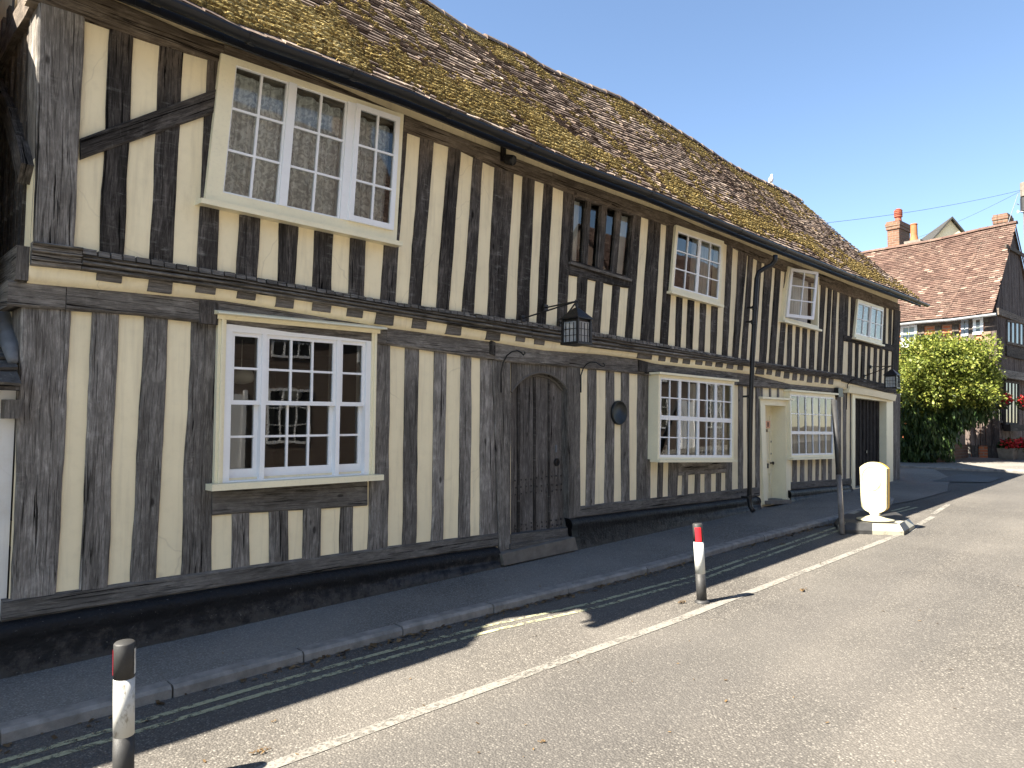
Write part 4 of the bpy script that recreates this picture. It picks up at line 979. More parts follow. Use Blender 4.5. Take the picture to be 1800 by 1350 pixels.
# downpipe
mb=MB(); g=lambda px,py,y:P(px,py,(y,0))
path=[g(1363,448,-.66),g(1362,458,-.64),g(1356,466,-.58),g(1343,472,-.50),g(1333,479,-.44),g(1330,490,-.42),g(1328,520,-.41),g(1323,620,-.36),g(1319.5,720,-.33),g(1318,800,-.31),g(1317.5,880,-.30),g(1319,890,-.30),g(1324,899,-.36)]
mb.tube(path,.036,12); DP=mb.build('downpipe',M['gutter'],H,True)
mb=MB()
for px,py,y in ((1327,541,-.4),(1325,566,-.39),(1319.5,697,-.33),(1317.5,874,-.30)):
    c_=g(px,py,y); mb.lathe(c_-V((0,0,.03)),[(.044,0),(.044,.06)],12); mb.box(c_.x-.075,c_.y-.01,c_.z-.015,c_.x-.035,c_.y+.1,c_.z+.015)
mb.build('pipe_clip',M['gutter'],DP)
mb=MB(); q=g(1475,690,-.1); mb.box(q.x-.14,-.14,q.z-.09,q.x+.1,.0,q.z+.09); mb.build('meter_box',M['gutter'],H)
# ================================================================== THINGS ON THE HOUSE
def lantern(c,sc,label,arms,wall):
    L=thing('wall_lantern',label,'lantern','black wall lanterns on iron brackets'); w_=.10*sc; h=.25*sc
    mb=MB(); z0=c.z
    mb.hexa(*[V((c.x+a*w_*1.25,c.y+b*w_*1.25,z0)) for a,b in ((-1,-1),(1,-1))],*[V((c.x+a*.2*w_,c.y-.2*w_,z0+.11*sc)) for a in (1,-1)],*[V((c.x+a*w_*1.25,c.y+w_*1.25,z0)) for a in (-1,1)],*[V((c.x+a*.2*w_,c.y+.2*w_,z0+.11*sc)) for a in (1,-1)])
    mb.box(c.x-w_*1.25,c.y-w_*1.25,z0-.012,c.x+w_*1.25,c.y+w_*1.25,z0-.0005); mb.build('lantern_roof',M['iron'],L)
    mb=MB(); e=.012*sc
    for a in (-1,1):
        for b in (-1,1): mb.box(c.x+a*w_-e,c.y+b*w_-e,z0-h,c.x+a*w_+e,c.y+b*w_+e,z0-.013)
    mb.box(c.x-w_*1.18,c.y-w_*1.18,z0-h-.025*sc,c.x+w_*1.18,c.y+w_*1.18,z0-h); mb.box(c.x-w_+e,c.y-w_+e,z0-.05*sc,c.x+w_-e,c.y+w_-e,z0-.013)
    for k in (1,2): 
        z=z0-h+(h-.05*sc)*k/3; mb.box(c.x-w_,c.y-w_-.003,z-.003,c.x+w_,c.y-w_+.003,z+.003); mb.box(c.x-w_-.003,c.y-w_,z-.003,c.x-w_+.003,c.y+w_,z+.003)
    for k in (-.45,.1,.6): mb.box(c.x+k*w_-.003,c.y-w_-.003,z0-h,c.x+k*w_+.003,c.y-w_+.003,z0-.05*sc); mb.box(c.x-w_-.003,c.y+k*w_-.003,z0-h,c.x-w_+.003,c.y+k*w_+.003,z0-.05*sc)
    mb.build('lantern_frame',M['iron'],L)
    mb=MB(); u=w_-.006; A=[V((c.x-u,c.y-u,0)),V((c.x+u,c.y-u,0)),V((c.x+u,c.y+u,0)),V((c.x-u,c.y+u,0))]
    for i in range(4):
        p_,q_=A[i],A[(i+1)%4]; mb.poly([V((p_.x,p_.y,z0-h)),V((q_.x,q_.y,z0-h)),V((q_.x,q_.y,z0-.04)),V((p_.x,p_.y,z0-.04))])
    mb.build('lantern_glass',M['lampglass'],L)
    mb=MB(); top=V((c.x,c.y,z0+.16*sc))
    mb.tube([V((c.x,c.y,z0+.10*sc)),top],.012*sc,8)
    mb.tube([top+V((-.03*sc*math.cos(t),0,.0+.035*sc*math.sin(t))) for t in [i*math.pi/6 for i in range(13)]],.005*sc,6)
    for a in arms:
        mb.tube([top+V((0,0,.02)),a],.009*sc,8); mb.obox(a,V((.03*sc,0,0)),V((0,.02*sc,0)),V((0,0,.035*sc)))
    mb.build('bracket',M['iron'],L)
yw=lambda z:yon(UPP,z,.03)
c_=atdepth(1013.5,560,7.35)
w1=P(958,541,UPP,.04); w2=P(918,560,UPP,.04); w3=P(985,569,UPP,.04)
lantern(c_,1.0,'black square lantern on an iron bracket above the oak plank door','' or [w1,w2,w3],None)
c2=P(1568,659,(-.85,0)); lantern(c2,1.0,'black square lantern at the far right corner above the garage door',[P(1530,645,UPP,.03),P(1519,661,UPP,.03)],None)
def hook(pts,label):
    mb=MB(); mb.tube([P(x,y,(yy,0)) for x,y,yy in pts],.0085,8); o=mb.build('basket_hook',M['iron'],None,True); tag(o,label,'hook','curled iron hanging-basket hooks on the front wall')
hook([(881,690,-.07),(881,655,-.07),(884,638,-.1),(891,625,-.14),(900,618,-.2),(909,616.5,-.25),(917,620,-.3),(920,624,-.33),(923,621,-.34),(921.5,618,-.34)],'curled iron hook on the left post of the oak door')
hook([(1021,690,-.07),(1021,660,-.07),(1025,648,-.1),(1031,640,-.14),(1039,636.5,-.2),(1048,637,-.25),(1057,643,-.3),(1062,644,-.33),(1063,640,-.34),(1060,639,-.34)],'curled iron hook on the right post of the oak door')
hook([(1488,720,-.06),(1489,686,-.07),(1490,676,-.12),(1495,669,-.2),(1502,666,-.28),(1511,667,-.36),(1517,671,-.4),(1521,671,-.42)],'curled iron hook between the crooked window and garage door')
c_=P(1088,725.5,LOW,.03); mb=MB(); mb.lathe(c_+V((0,.02,0)),[(.155,0),(.155,.03),(.148,.042),(.14,.036),(.138,.026),(.0,.027)],40,V((0,-1,0))); pq=mb.build('wall_plaque',M['bronze'],None,True); tag(pq,'round dark bronze plaque on the studs right of the oak door','plaque')
mb=MB(); a=P(885,262,UPP,.06); b_=P(886,284,UPP,.06); mb.box(a.x-.025,a.y-.02,b_.z,a.x+.02,a.y+.02,a.z+.03); c_=P(893,277,UPP,.12)
mb.lathe(c_+V((0,.05,0)),[(.03,0),(.05,.02),(.055,.10),(.048,.12),(.04,.11)],16,V((.3,-1,-.35)).normalized()); fl=mb.build('security_lamp',M['iron'],None); tag(fl,'small black security lamp under the gutter','lamp')
# interior items seen through the windows
for px,py,yy,lb in ((424,662,1.0,'patterned glass pendant lamp behind the left sash of the big ground floor window'),(511,693,1.6,'patterned glass pendant lamp behind the middle sash of the big ground floor window')):
    c_=P(px,py,(yy,0)); mb=MB(); mb.lathe(c_-V((0,0,.07)),[(.03,0),(.10,.02),(.125,.07),(.10,.12),(.03,.145)],20); mb.tube([c_+V((0,0,.07)),V((c_.x,c_.y,2.55))],.004,6); o=mb.build('pendant_lamp',M['lining'],None,True); tag(o,lb,'lamp')
def figurine(px,py,h,label,k):
    c_=P(px,py,(-.02,0)); mb=MB(); s=h/.14
    prof=[(.022,0),(.024,.01),(.012,.02),(.016,.05),(.02,.075),(.012,.095),(.008,.1),(.014,.115),(.012,.13),(.003,.14)] if k else [(.02,0),(.022,.03),(.01,.05),(.012,.07),(.018,.09),(.004,.1)]
    mb.lathe(c_,[(r*s,z*s) for r,z in prof],10); o=mb.build('figurine',M['white_render'],None,True); tag(o,label,'figurine','white ornaments on the inner sill of the oriel window')
for a in ((1171,802,.16,'tall white ornament in the leftmost pane of the oriel window',1),(1167,803,.07,'tiny white ornament at the left end of the oriel sill',0),(1209,801,.22,'tallest white ornament, second light of the oriel window',1),(1216,801,.19,'white horse-like ornament right of the tallest one in the oriel window',1),(1204,802,.06,'small white ornament left of the tallest one in the oriel window',0),(1234,801,.12,'grey-white ornament in the third light of the oriel window',0)): figurine(*a)
q=W2
mb=MB(); a=P(1167,804,(-.1,0)); b_=P(1283,803,(-.1,0)); mb.box(a.x,-.10,a.z-.035,b_.x,.25,a.z); mb.build('inner_sill',M['white'],W2)
# bird
bp=P(1353,327,(RY,0)); mb=MB(); ax=V((.25,-.1,1)).normalized(); base=V((bp.x,RY-.02,RP(bp.x,1).z+.09))
mb.lathe(base,[(.012,-.05),(.035,-.02),(.058,.03),(.06,.08),(.045,.125),(.028,.15),(.03,.175),(.026,.2),(.01,.215)],12,ax)
mb.lathe(base+ax*.185+V((.02,0,0)),[(.01,0),(.001,.04)],6,V((1,-.3,-.1)).normalized()); mb.tube([base+V((.0,0,0)),base+V((.0,0,-.09))],.005,5); mb.tube([base+ax*.03+V((-.04,0,0)),base+V((-.09,.02,-.07))],[.03,.012],6)
o=mb.build('bird',M['feather'],None,True); tag(o,'pale grey bird standing on the mossy ridge','bird')
# ================================================================== STREET FURNITURE
def bollard(base,lean,h,r,label,bands,patches):
    B=thing('bollard',label,'bollard','thin black and white marker bollards in the road'); ax=V((lean[0],lean[1],1)).normalized()
    z=0
    for nm_,m_,z0,z1 in bands:
        mb=MB(); mb.lathe(base+ax*z0,[(r,0),(r,(z1-z0)-(.006 if z1>=h-.001 else 0))]+([(r-.006,z1-z0)] if z1>=h-.001 else []),28,ax); mb.build(nm_,M[m_],B,True)
    for nm_,m_,ang,wd,z0,z1 in patches:
        mb=MB(); a=ax.cross(V((0,1,0))).normalized(); b=ax.cross(a); L=[]
        for k in range(7):
            t=ang+wd*(k/6-.5); d=a*math.cos(t)+b*math.sin(t); L.append((mb.vert(base+ax*z0+d*(r+.002)),mb.vert(base+ax*z1+d*(r+.002))))
        for (p0,p1),(q0,q1) in zip(L,L[1:]): mb.face((p0,q0,q1,p1))
        mb.build(nm_,M[m_],B,True)
    mb=MB(); mb.lathe(base-V((0,0,.03)),[(r+.022,0),(r+.02,.04),(r+.006,.055)],24); mb.build('collar',M['blackp'],B,True)
zc=3.2
def bandpx(base,ax,pys,px): return [ (EYE.z+0) for _ in pys]
# far bollard
b2=G(1234,1059,.10); b2.z=gz(b2.x,.10)
t2=hitp(1226,920,b2,V((-.7,-.7,0)).normalized()); h2=(t2-b2).length; ln2=((t2-b2).x/(t2-b2).z,(t2-b2).y/(t2-b2).z)
fz=lambda py:h2*(1059-py)/(1059-920)
angf=lambda vx,vy:math.atan2(-vy,vx)
def facing(base,ax,d):                            # angle of horizontal direction d in the lathe frame
    a=ax.cross(V((0,1,0))).normalized(); b=ax.cross(a); return math.atan2(d.dot(b),d.dot(a))
ax2=V((ln2[0],ln2[1],1)).normalized()
bollard(b2,ln2,h2,.044,'black and white marker bollard with a red reflector, in the road by the white line',
 [('post','blackp',0,fz(1008)),('white_band','white_chip',fz(1008),fz(952)),('cap','blackp',fz(952),h2)],[('red_reflector','red',facing(b2,ax2,V((-.78,-.5,0))),1.2,fz(951),fz(926)),('white_reflector','white',facing(b2,ax2,V((1,-.1,0))),1.1,fz(951),fz(926))])
# near bollard
tp=atdepth(219,1128,3.2); bt=atdepth(215.5,1420,3.2); bt2=bt+(tp-bt)*0
bt2.z=gz(bt2.x,.10); ln1=((tp-bt2).x/(tp-bt2).z,(tp-bt2).y/(tp-bt2).z); h1=(tp-bt2).length; ax1=V((ln1[0],ln1[1],1)).normalized()
f1=lambda py:h1*(1420-py)/(1420-1128)
bollard(bt2,ln1,h1,.044,'near black and white marker bollard cut off by the bottom edge of the photo',
 [('post','blackp',0,f1(1309)),('white_band','white_worn',f1(1309),f1(1197)),('cap','blackp',f1(1197),h1)],[('red_reflector','red',facing(bt2,ax1,V((-.8,.6,0))),1.1,f1(1190),f1(1141)),('white_reflector','white_worn',facing(bt2,ax1,V((.93,-.36,0))),1.0,f1(1190),f1(1141))])
# leaning tube
pb=G(1480.5,939,.105); ptop=hitp(1466,704,pb+V((.7,0,0)),V((-1,0,0))); mb=MB()
mid_=pb.lerp(ptop,.42)+V((.015,0,0)); mb.tube([pb,mid_],.034,16); PL=mb.build('leaning_post',M['grey_post'],None,True); tag(PL,'leaning weathered tube standing in the road in front of the crooked window','post')
mb=MB(); mb.tube([mid_,ptop],[.037,.04],16); mb.build('rubber_sleeve',M['blackp'],PL,True)
# keep-left style bollard sign on its base
SG=thing('traffic_bollard','blank ivory traffic bollard with yellow side on a black and white base','traffic bollard')
c0=G(1539,932,.10); bx,by=c0.x,c0.y; gz0=gz(bx,.10)
yaw=R(-14)      # board normal points back down the street (-X), turned slightly to the camera
nrm=V((-math.cos(yaw),math.sin(yaw),0)); nrm=V((-.99,.08,0)).normalized(); sd_=V((nrm.y,-nrm.x,0)); 
if sd_.dot(RT)<0: sd_=-sd_
zt=hitp(1540,812,V((bx,by,0)),nrm).z; zb_=hitp(1540,902,V((bx,by,0)),nrm).z
Hh=zt-zb_; Wd=.182; cz=(zt+zb_)/2
def outline(w_,h):
    L=[]; n=10
    for i in range(n+1): a=-1+2*i/n; L.append((a*w_,h/2-.085*(abs(a)**2.2)*1.0))
    for i in range(n+1): a=1-2*i/n; L.append((a*w_*(.93 if abs(a)>.99 else 1),-h/2+.085*(abs(a)**2.2)))
    return L
mb=MB(); o=outline(Wd,Hh); cc=V((bx,by,cz)); tk=.05; tb=.09
fr_=[cc+nrm*tk+sd_*a+V((0,0,b)) for a,b in o]; mi_=[cc+sd_*a*1.0+V((0,0,b)) for a,b in o]
i1=[mb.vert(p_) for p_ in fr_]; i2=[mb.vert(p_) for p_ in mi_]; mb.face(i1)
for k in range(len(o)): mb.face((i1[k],i1[(k+1)%len(o)],i2[(k+1)%len(o)],i2[k]))
mb.face(i2[::-1]); mb.build('sign_body',M['ivory'],SG)
mb=MB(); i1=[mb.vert(cc-nrm*.003+sd_*a+V((0,0,b))) for a,b in o]; i2=[mb.vert(cc-nrm*tb+sd_*a*.93+V((0,0,b*.98))) for a,b in o]; mb.face(i2[::-1]); mb.face(i1)
for k in range(len(o)): mb.face((i1[k],i1[(k+1)%len(o)],i2[(k+1)%len(o)],i2[k]))
mb.build('yellow_back',M['yellow'],SG)
mb=MB(); cr=cc+V((0,0,Hh*.17))+nrm*(tk+.002)-sd_*.02
mb.tube([cr+sd_*.13*math.cos(t)+V((0,0,.165*math.sin(t))) for t in [i*2*math.pi/40 for i in range(41)]],.0035,5); mb.build('embossed_circle',M['base_white'],SG)
mb=MB(); mb.lathe(V((bx,by,gz0+.14)),[(.24,0),(.24,.02),(.15,.035),(.075,.06),(.06,zb_-gz0-.17),(.09,zb_-gz0-.14+.03)],24); mb.build('pedestal',M['ivory'],SG,True)
# hexagonal base: chamfered slab with alternating black and white blocks
base=[tuple(G(*q,.10).xy) for q in ((1500,911),(1466,924),(1479,938),(1589,941),(1608,929),(1577,912))]
mb=MB(); n=len(base); cxy=V((sum(p_[0] for p_ in base)/n,sum(p_[1] for p_ in base)/n,0)); rt=[]
for i in range(n):
    p_=V((*base[i],0)); q_=V((*base[(i+1)%n],0)); m_=max(1,round((q_-p_).length/.38))
    for j in range(m_): rt.append(p_.lerp(q_,j/m_))
for i in range(len(rt)):
    a,b_=rt[i],rt[(i+1)%len(rt)]; mi=i%2; ai=a.lerp(cxy,.14); bi=b_.lerp(cxy,.14); aj=a.lerp(cxy,.36); bj=b_.lerp(cxy,.36)
    Z=lambda p_,h:V((p_.x,p_.y,gz(p_.x,.10)+h)); st=.005
    mb.poly([Z(a,-.02),Z(b_,-.02),Z(b_,.05),Z(a,.05)],None,mi); mb.poly([Z(a,.05),Z(b_,.05),Z(bi,.135),Z(ai,.135)],None,mi); mb.poly([Z(ai,.135),Z(bi,.135),Z(bj,.14),Z(aj,.14)],None,mi if False else (1-mi if i%3==0 else 0)); mb.poly([Z(aj,.14),Z(bj,.14),Z(cxy,.145)],None,0)
mb.build('base',[M['blackp'],M['base_white']],SG)
# ================================================================== LEFT NEIGHBOURS
LT=thing('lean_to','white rendered lean-to with a dark tiled pent roof at the left edge','lean-to')
mb=MB(); mb.box(.25,.03,.4,.985,1.0,1.99); mb.build('wall',M['white_render'],LT)
mb=MB(); q=P(24,722,LOW,.08); mb.box(q.x-.05,-.09,q.z-.05,q.x+.03,.03,q.z+.07); mb.build('bracket',M['oak_beam'],LT)
def LTp(x,t): return V((x,-.16+.95*t,2.0+.72*t))
tileroof('roof',LTp,lambda t:.2,lambda t:.972,9,.2,1.3,M['tile_d'],LT,.02,.03,1.6)
mb=MB(); mb.poly([(.2,-.15,1.97),(.97,-.15,1.97),(.97,.8,2.68),(.2,.8,2.68)]); mb.box(.2,-.15,1.975,.97,-.12,2.0); mb.build('roof_boards',M['oak_up'],LT)
mb=MB(); mb.tube([V((.95,-.02,2.16)),V((.965,.12,2.27)),V((.965,.4,2.47)),V((.965,.75,2.72))],[.03,.06,.05,.04],8); mb.build('mortar_fillet',M['lead'],LT,True)
def house(name,label,x0,x1,yf,yb,zeave,zridge,wall,roofm,wins=(),doors=(),chim=None,facing=1,base=None,cat='house',shift=0):
    h=thing(name,label,cat); ym=(yf+yb)/2; s=-1 if facing>0 else 1      # facing>0: front looks to -Y
    mb=MB(); zb=min(gz(x0),gz(x1))-.3
    for fl,y in ((1,yf),(0,yb)):
        q=[(x0,y,zb),(x1,y,zb),(x1,y,zeave),(x0,y,zeave)]; 
        if (yf>yb): q=q[::-1] if fl else q
        else: q=q if fl else q[::-1]
        mb.poly(q,[(a,c) for a,_,c in q])
    for x in (x0,x1):
        q=[(x,yf,zb),(x,yf,zeave),(x,ym,zridge-.05),(x,yb,zeave),(x,yb,zb)]; mb.poly(q,[(b,c) for _,b,c in q])
    mb.build('wall',M[wall],h)
    ov=.35*s if yf<yb else -.35*s; o=-.35 if yf<yb else .35
    def RPp(x,t): return V((x,yf+o+(ym-yf-o)*t,zeave-.1+(zridge-zeave+.1)*t+.015*nz(x,t*3)))
    n=24
    fx=(lambda x,t:RPp(x,t)) if yf<yb else (lambda x,t:RPp(x0+x1-x,t))
    tileroof('roof',fx,lambda t:x0-.2,lambda t:x1+.2,30,.3,1.2,M[roofm],h,.02,.03)
    mb=MB(); mb.c=[.4,.4]; mb.poly([(x0-.2,yb-o,zeave-.1),(x1+.2,yb-o,zeave-.1),(x1+.2,ym,zridge),(x0-.2,ym,zridge)]); mb.poly([(x0-.19,yf+o,zeave-.13),(x1+.19,yf+o,zeave-.13),(x1+.19,ym,zridge-.03),(x0-.19,ym,zridge-.03)]); mb.build('rear_roof',M[roofm],h)
    d=-1 if yf<yb else 1
    for (cx,cz,w_,hh) in wins:
        mb=MB(); f=.06; y0=yf+d*.03; 
        mb.box(cx-w_/2,min(yf,y0),cz,cx-w_/2+f,max(yf,y0),cz+hh); mb.box(cx+w_/2-f,min(yf,y0),cz,cx+w_/2,max(yf,y0),cz+hh); mb.box(cx-w_/2+f,min(yf,y0),cz,cx+w_/2-f,max(yf,y0),cz+f); mb.box(cx-w_/2+f,min(yf,y0),cz+hh-f,cx+w_/2-f,max(yf,y0),cz+hh)
        for k in (1,2): xx=cx-w_/2+w_*k/3; mb.box(xx-.015,min(yf,y0),cz+f,xx+.015,max(yf,y0)-.002,cz+hh-f)
        for k in (1,2): zz=cz+hh*k/3; mb.box(cx-w_/2+f,min(yf,y0)+.001,zz-.012,cx+w_/2-f,max(yf,y0)-.004,zz+.012)
        wn=mb.build('window',M['white'],h); mb=MB(); y1=yf+d*.008; mb.poly([(cx-w_/2,y1,cz),(cx+w_/2,y1,cz),(cx+w_/2,y1,cz+hh),(cx-w_/2,y1,cz+hh)]); mb.build('pane',M['darkglass'],wn)
    for (cx,w_,hh,mt) in doors:
        mb=MB(); g0=gz(cx,.17); y0=yf+d*.05; mb.box(cx-w_/2,min(yf,y0),g0,cx+w_/2,max(yf,y0),g0+hh); mb.box(cx-w_/2-.1,min(yf,y0+d*.02),g0,cx-w_/2-.002,max(yf,y0+d*.02),g0+hh+.1); mb.box(cx+w_/2+.002,min(yf,y0+d*.02),g0,cx+w_/2+.1,max(yf,y0+d*.02),g0+hh+.1); mb.build('door',M[mt],h)
    if chim:
        mb=MB(); cx,w_,hh=chim; mb.box(cx-w_/2,ym-.35,zridge-.6,cx+w_/2,ym+.35,zridge+hh); mb.box(cx-w_/2-.05,ym-.4,zridge+hh,cx+w_/2+.05,ym+.4,zridge+hh+.12); ck=mb.build('chimney',M['brick'],h)
        mb=MB(); mb.lathe(V((cx,ym,zridge+hh+.12)),[(.12,0),(.1,.3),(.12,.35)],12); mb.build('chimney_pot',M['pot'],ck)
    return h
m,t,b=nm('dark pane'); b.inputs['Base Color'].default_value=(.02,.022,.025,1); b.inputs['Roughness'].default_value=.06; M['darkglass']=m
NB=house('neighbouring_house','neighbouring house just beyond the left edge of the photo, casting the road shadow',-14,-.30,0.0,5.5,4.5,8.2,'cream','tile',[(-3,1.2,1.4,1.3),(-3,3.2,1.2,1.0),(-6,3.2,1.2,1.0)],[(-5,.9,1.95,'blue')])
mb=MB(); V=Vector
mb.box(-.36,.12,.1,.72,5.0,4.35); mb.build('side_passage_wall',M['cream'],NB)
mb=MB(); mb.c=[.4]*3; mb.poly([(-.36,-.1,4.3),(.76,-.1,4.3),(.76,2.6,6.8),(-.36,2.6,6.8)]); mb.poly([(-.36,5.2,4.3),(.76,5.2,4.3),(.76,2.6,6.8),(-.36,2.6,6.8)]); mb.poly([(.74,.12,4.3),(.74,5,4.3),(.74,2.6,6.75)]); mb.build('side_passage_roof',M['tile'],NB)
# ---- opposite side of the street (seen in the window reflections)
house('opposite_house','white rendered house across the street with a red tiled roof, reflected in the windows',-5,3.6,-11.3,-17,4.6,8.0,'white_render','tile_r',[(-3,1.1,1.3,1.3),(0,1.1,1.3,1.3),(-3,3.1,1.1,1.0),(0,3.1,1.1,1.0),(2.4,3.1,.9,1.0)],[(2.2,.9,2.0,'blue')],(3.2,.9,1.1))
house('opposite_house','taller dark brick house across the street with white windows, reflected in the windows',3.7,12.4,-11.3,-18,5.0,8.9,'brick_d','tile_r',[(5.3,1.2,1.2,1.4),(8.8,1.2,1.2,1.4),(5.3,3.4,1.1,1.1),(8.8,3.4,1.1,1.1),(11.2,3.4,.9,1.1)],[(7.1,.95,2.1,'white')],(11.8,1.0,1.2))
house('opposite_house','long dark brick cottage across the street under a low tiled roof, reflected in the windows',12.5,22.5,-11.5,-17,4.3,7.4,'brick_d','tile_r',[(14.4,1.3,1.5,1.2),(18.8,1.3,1.5,1.2),(14.4,3.0,1.2,.95),(18.8,3.0,1.2,.95)],[(16.6,.9,1.95,'blue')],(17,.9,1.0))
house('opposite_house','dark boarded house further up across the street, reflected in the far windows',22.6,33,-11.0,-17,4.9,8.4,'brick_d','tile_r',[(24.6,1.6,1.4,1.3),(29,1.6,1.4,1.3),(24.6,3.5,1.2,1.05),(29,3.5,1.2,1.05)],[(26.8,.9,2.0,'white')],(28,.9,1.1))
# ================================================================== RIGHT HOUSE
e1=V((.077,.997,0)).normalized(); e2=V((.997,-.077,0)).normalized(); C0=G(1745,805,.16)
RH=thing('timber_boarded_house','house with a red-brown tiled roof and dark boarded gable at the right edge','house')
ew=lambda px,py,o=0:hitp(px,py,C0-e2*o,e2); gw=lambda px,py,o=0:hitp(px,py,C0-e1*o,e1)
HW=2.25
EL=ew(1584,567,.35); ER=ew(1745,550,.35); RPk=hitp(1788,389.5,C0+e2*HW,e2); RL=hitp(1517,444,C0+e2*HW,e2)
loc1=lambda p_:(p_-C0).dot(e1)
sE0,sE1=loc1(ER),loc1(EL); sR0,sR1=loc1(RPk),loc1(RL)
print('right house',sE0,sE1,sR0,sR1,ER.z,EL.z,RPk.z,RL.z)
LEN=max(sR1,sE1)+.3
def zeR(s): return ER.z+(EL.z-ER.z)*(s-sE0)/(sE1-sE0)
def zrR(s): 
    u=(s-sR0)/(sR1-sR0); return RPk.z+(RL.z-RPk.z)*u-.10*math.sin(math.pi*min(1,max(0,u)))*.6
def RR(x,t):                                      # x runs so that the tiles face outwards
    s=LEN-x; E_=C0-e2*.35+e1*s; Rg=C0+e2*HW+e1*s; p_=E_.lerp(Rg,t); p_.z=zeR(s)*(1-t)+zrR(s)*t+.03*nz(s*.6,t*3,9)-.05*math.sin(math.pi*t); return p_
vfar=lambda t:0.0; vnear=lambda t:LEN-(sE0*(1-t)+sR0*t)
tileroof('roof',RR,vfar,vnear,44,.17,1.25,M['tile_r'],RH,.026,.034,1.0,nz0=4)
mb=MB(); mb.c=[]
def q4(pts): mb.poly(pts); mb.c.append(.4)
xn=vnear(.5)
for k in range(10):
    x0,x1=xn*k/10*.99,xn*(k+1)/10*.99; q4([RR(x0,.02)-V((0,0,.05)),RR(x1,.02)-V((0,0,.05)),RR(x1,1)-V((0,0,.05)),RR(x0,1)-V((0,0,.05))])
    mir=lambda x,t:(lambda p_:p_+e2*2*(HW-(p_-C0).dot(e2)))(RR(x,t)); q4([mir(x1,0),mir(x0,0),mir(x0,1),mir(x1,1)])
for x in (xn*.999,): q4([mir(xn,0),mir(xn,1),mir(xn,1)-V((0,0,.3)),mir(xn,0)-V((0,0,.25))])
mb.build('roof_slope',M['tile_r'],RH)
mb=MB(); mb.c=[]; x=0
while x<vnear(1)-.1:
    a,b_=RR(x,1),RR(min(x+.4,vnear(1)),1); tn=random.uniform(.3,.8)
    ra=[mb.vert(a+e2*.13*math.cos(math.pi*i/6)+V((0,0,.11*math.sin(math.pi*i/6)-.05))) for i in range(7)]; rb=[mb.vert(b_+e2*.12*math.cos(math.pi*i/6)+V((0,0,.10*math.sin(math.pi*i/6)-.05))) for i in range(7)]
    for i in range(6): mb.face((ra[i],ra[i+1],rb[i+1],rb[i])); mb.c.append(tn)
    x+=.4
mb.build('ridge_tiles',M['tile_r'],RH)
zg=gz(C0.x,-.2); s0g=0.0
eav=zeR(0)
mb=MB()
def uvw(pts,ax): return [((p_-C0).dot(ax),p_.z) for p_ in pts]
def at(a,b,z): q_=C0+e1*a+e2*b; q_.z=z; return q_
pts=[at(0,0,zg),at(0,0,eav),at(LEN,0,eav),at(LEN,0,zg)]; mb.poly(pts[::-1],uvw(pts[::-1],e1)); mb.build('side_wall',M['brick_r'],RH)
mb=MB(); top=RPk.z-.15
def boardwall(a,b0,b1,z0,zt,mb,w_=.19):
    b=b0
    while b<b1-.01:
        be=min(b+w_,b1); o=random.uniform(0,.02); za,zb=zt(b),zt(be)
        A=[at(a-o,b+.006,z0),at(a-o,be-.006,z0),at(a-o,be-.006,zb),at(a-o,b+.006,za)]; B=[p_+e1*.04 for p_ in A]; mb.hexa(A[0],A[1],A[2],A[3],B[0],B[1],B[2],B[3]); b=be
gzr=lambda b:min(eav-.05+(top-eav)*max(0,(b+.0)/HW),eav+(top-eav)*max(0,(2*HW-b)/HW))
jz=hitp(1757,655,C0-e1*.3,e1).z
boardwall(-.22,0,2*HW,jz,lambda b:eav+.1,mb); boardwall(-.16,0,2*HW,eav+.1,lambda b:max(eav+.12,gzr(b)),mb,.16)
mb.build('gable_boards',M['board'],RH)
mb=MB(); boardwall(-.02,0,2*HW,zg,lambda b:jz,mb,.3); mb.build('lower_gable_boards',M['board'],RH)
def gbeam(p0,p1,w_,o,mat,name,nrm=e1):
    mb=MB(); d=(p1-p0).normalized(); u=nrm.cross(d).normalized()*w_/2; a=-nrm*o
    mb.hexa(p0-u+a,p1-u+a,p1+u+a,p0+u+a,p0-u,p1-u,p1+u,p0+u); return mb.build(name,M[mat],RH)
gbeam(at(-.22,-.05,eav+.08),at(-.22,2*HW,eav+.02),.22,.08,'oak_up','tie_beam')
gbeam(at(-.2,-.1,jz),at(-.2,2*HW,jz-.0),.26,.1,'oak_lo','jetty_beam')
gbeam(at(-.22,.6,eav-.75),at(-.22,1.3,(eav+top)/2),.01,.01,'oak_up','strut') if False else None
hz=hitp(1790,445,C0-e1*.2,e1).z; gbeam(at(-.2,HW*.52,hz),at(-.2,HW*1.5,hz),.12,.05,'oak_up','collar_beam')
# gable windows
def gwin(l,t_,r_,b_,o,name='window',bars_=4,mat='oak_up'):
    A,B,C_,D_=[hitp(x,y,C0-e1*o,e1) for x,y in ((l,t_[0]),(r_,t_[1]),(r_,b_[1]),(l,b_[0]))]; pp=Patch(0,0,0,0,0,world=[A,B,C_,D_]); mb=MB()
    pp.frame(mb,0,0,1,1,.07,.08,.07,.08,-.1,.03)
    for i in range(1,bars_): pp.box(mb,i/bars_-.03,.05,i/bars_+.03,.95,-.06,.02)
    wn=mb.build(name,M[mat],RH); mb=MB(); mb.poly([pp.pt(0,1,.004),pp.pt(1,1,.004),pp.pt(1,0,.004),pp.pt(0,0,.004)]); mb.build('pane',M['darkglass'],wn); return pp
gwin(1769,(562,567),1806,(604,612),.25,bars_=5); gwin(1766,(668,671),1790,(746,748),.12,bars_=4); gwin(1749,(690,690),1764,(743,744),.06,bars_=3)
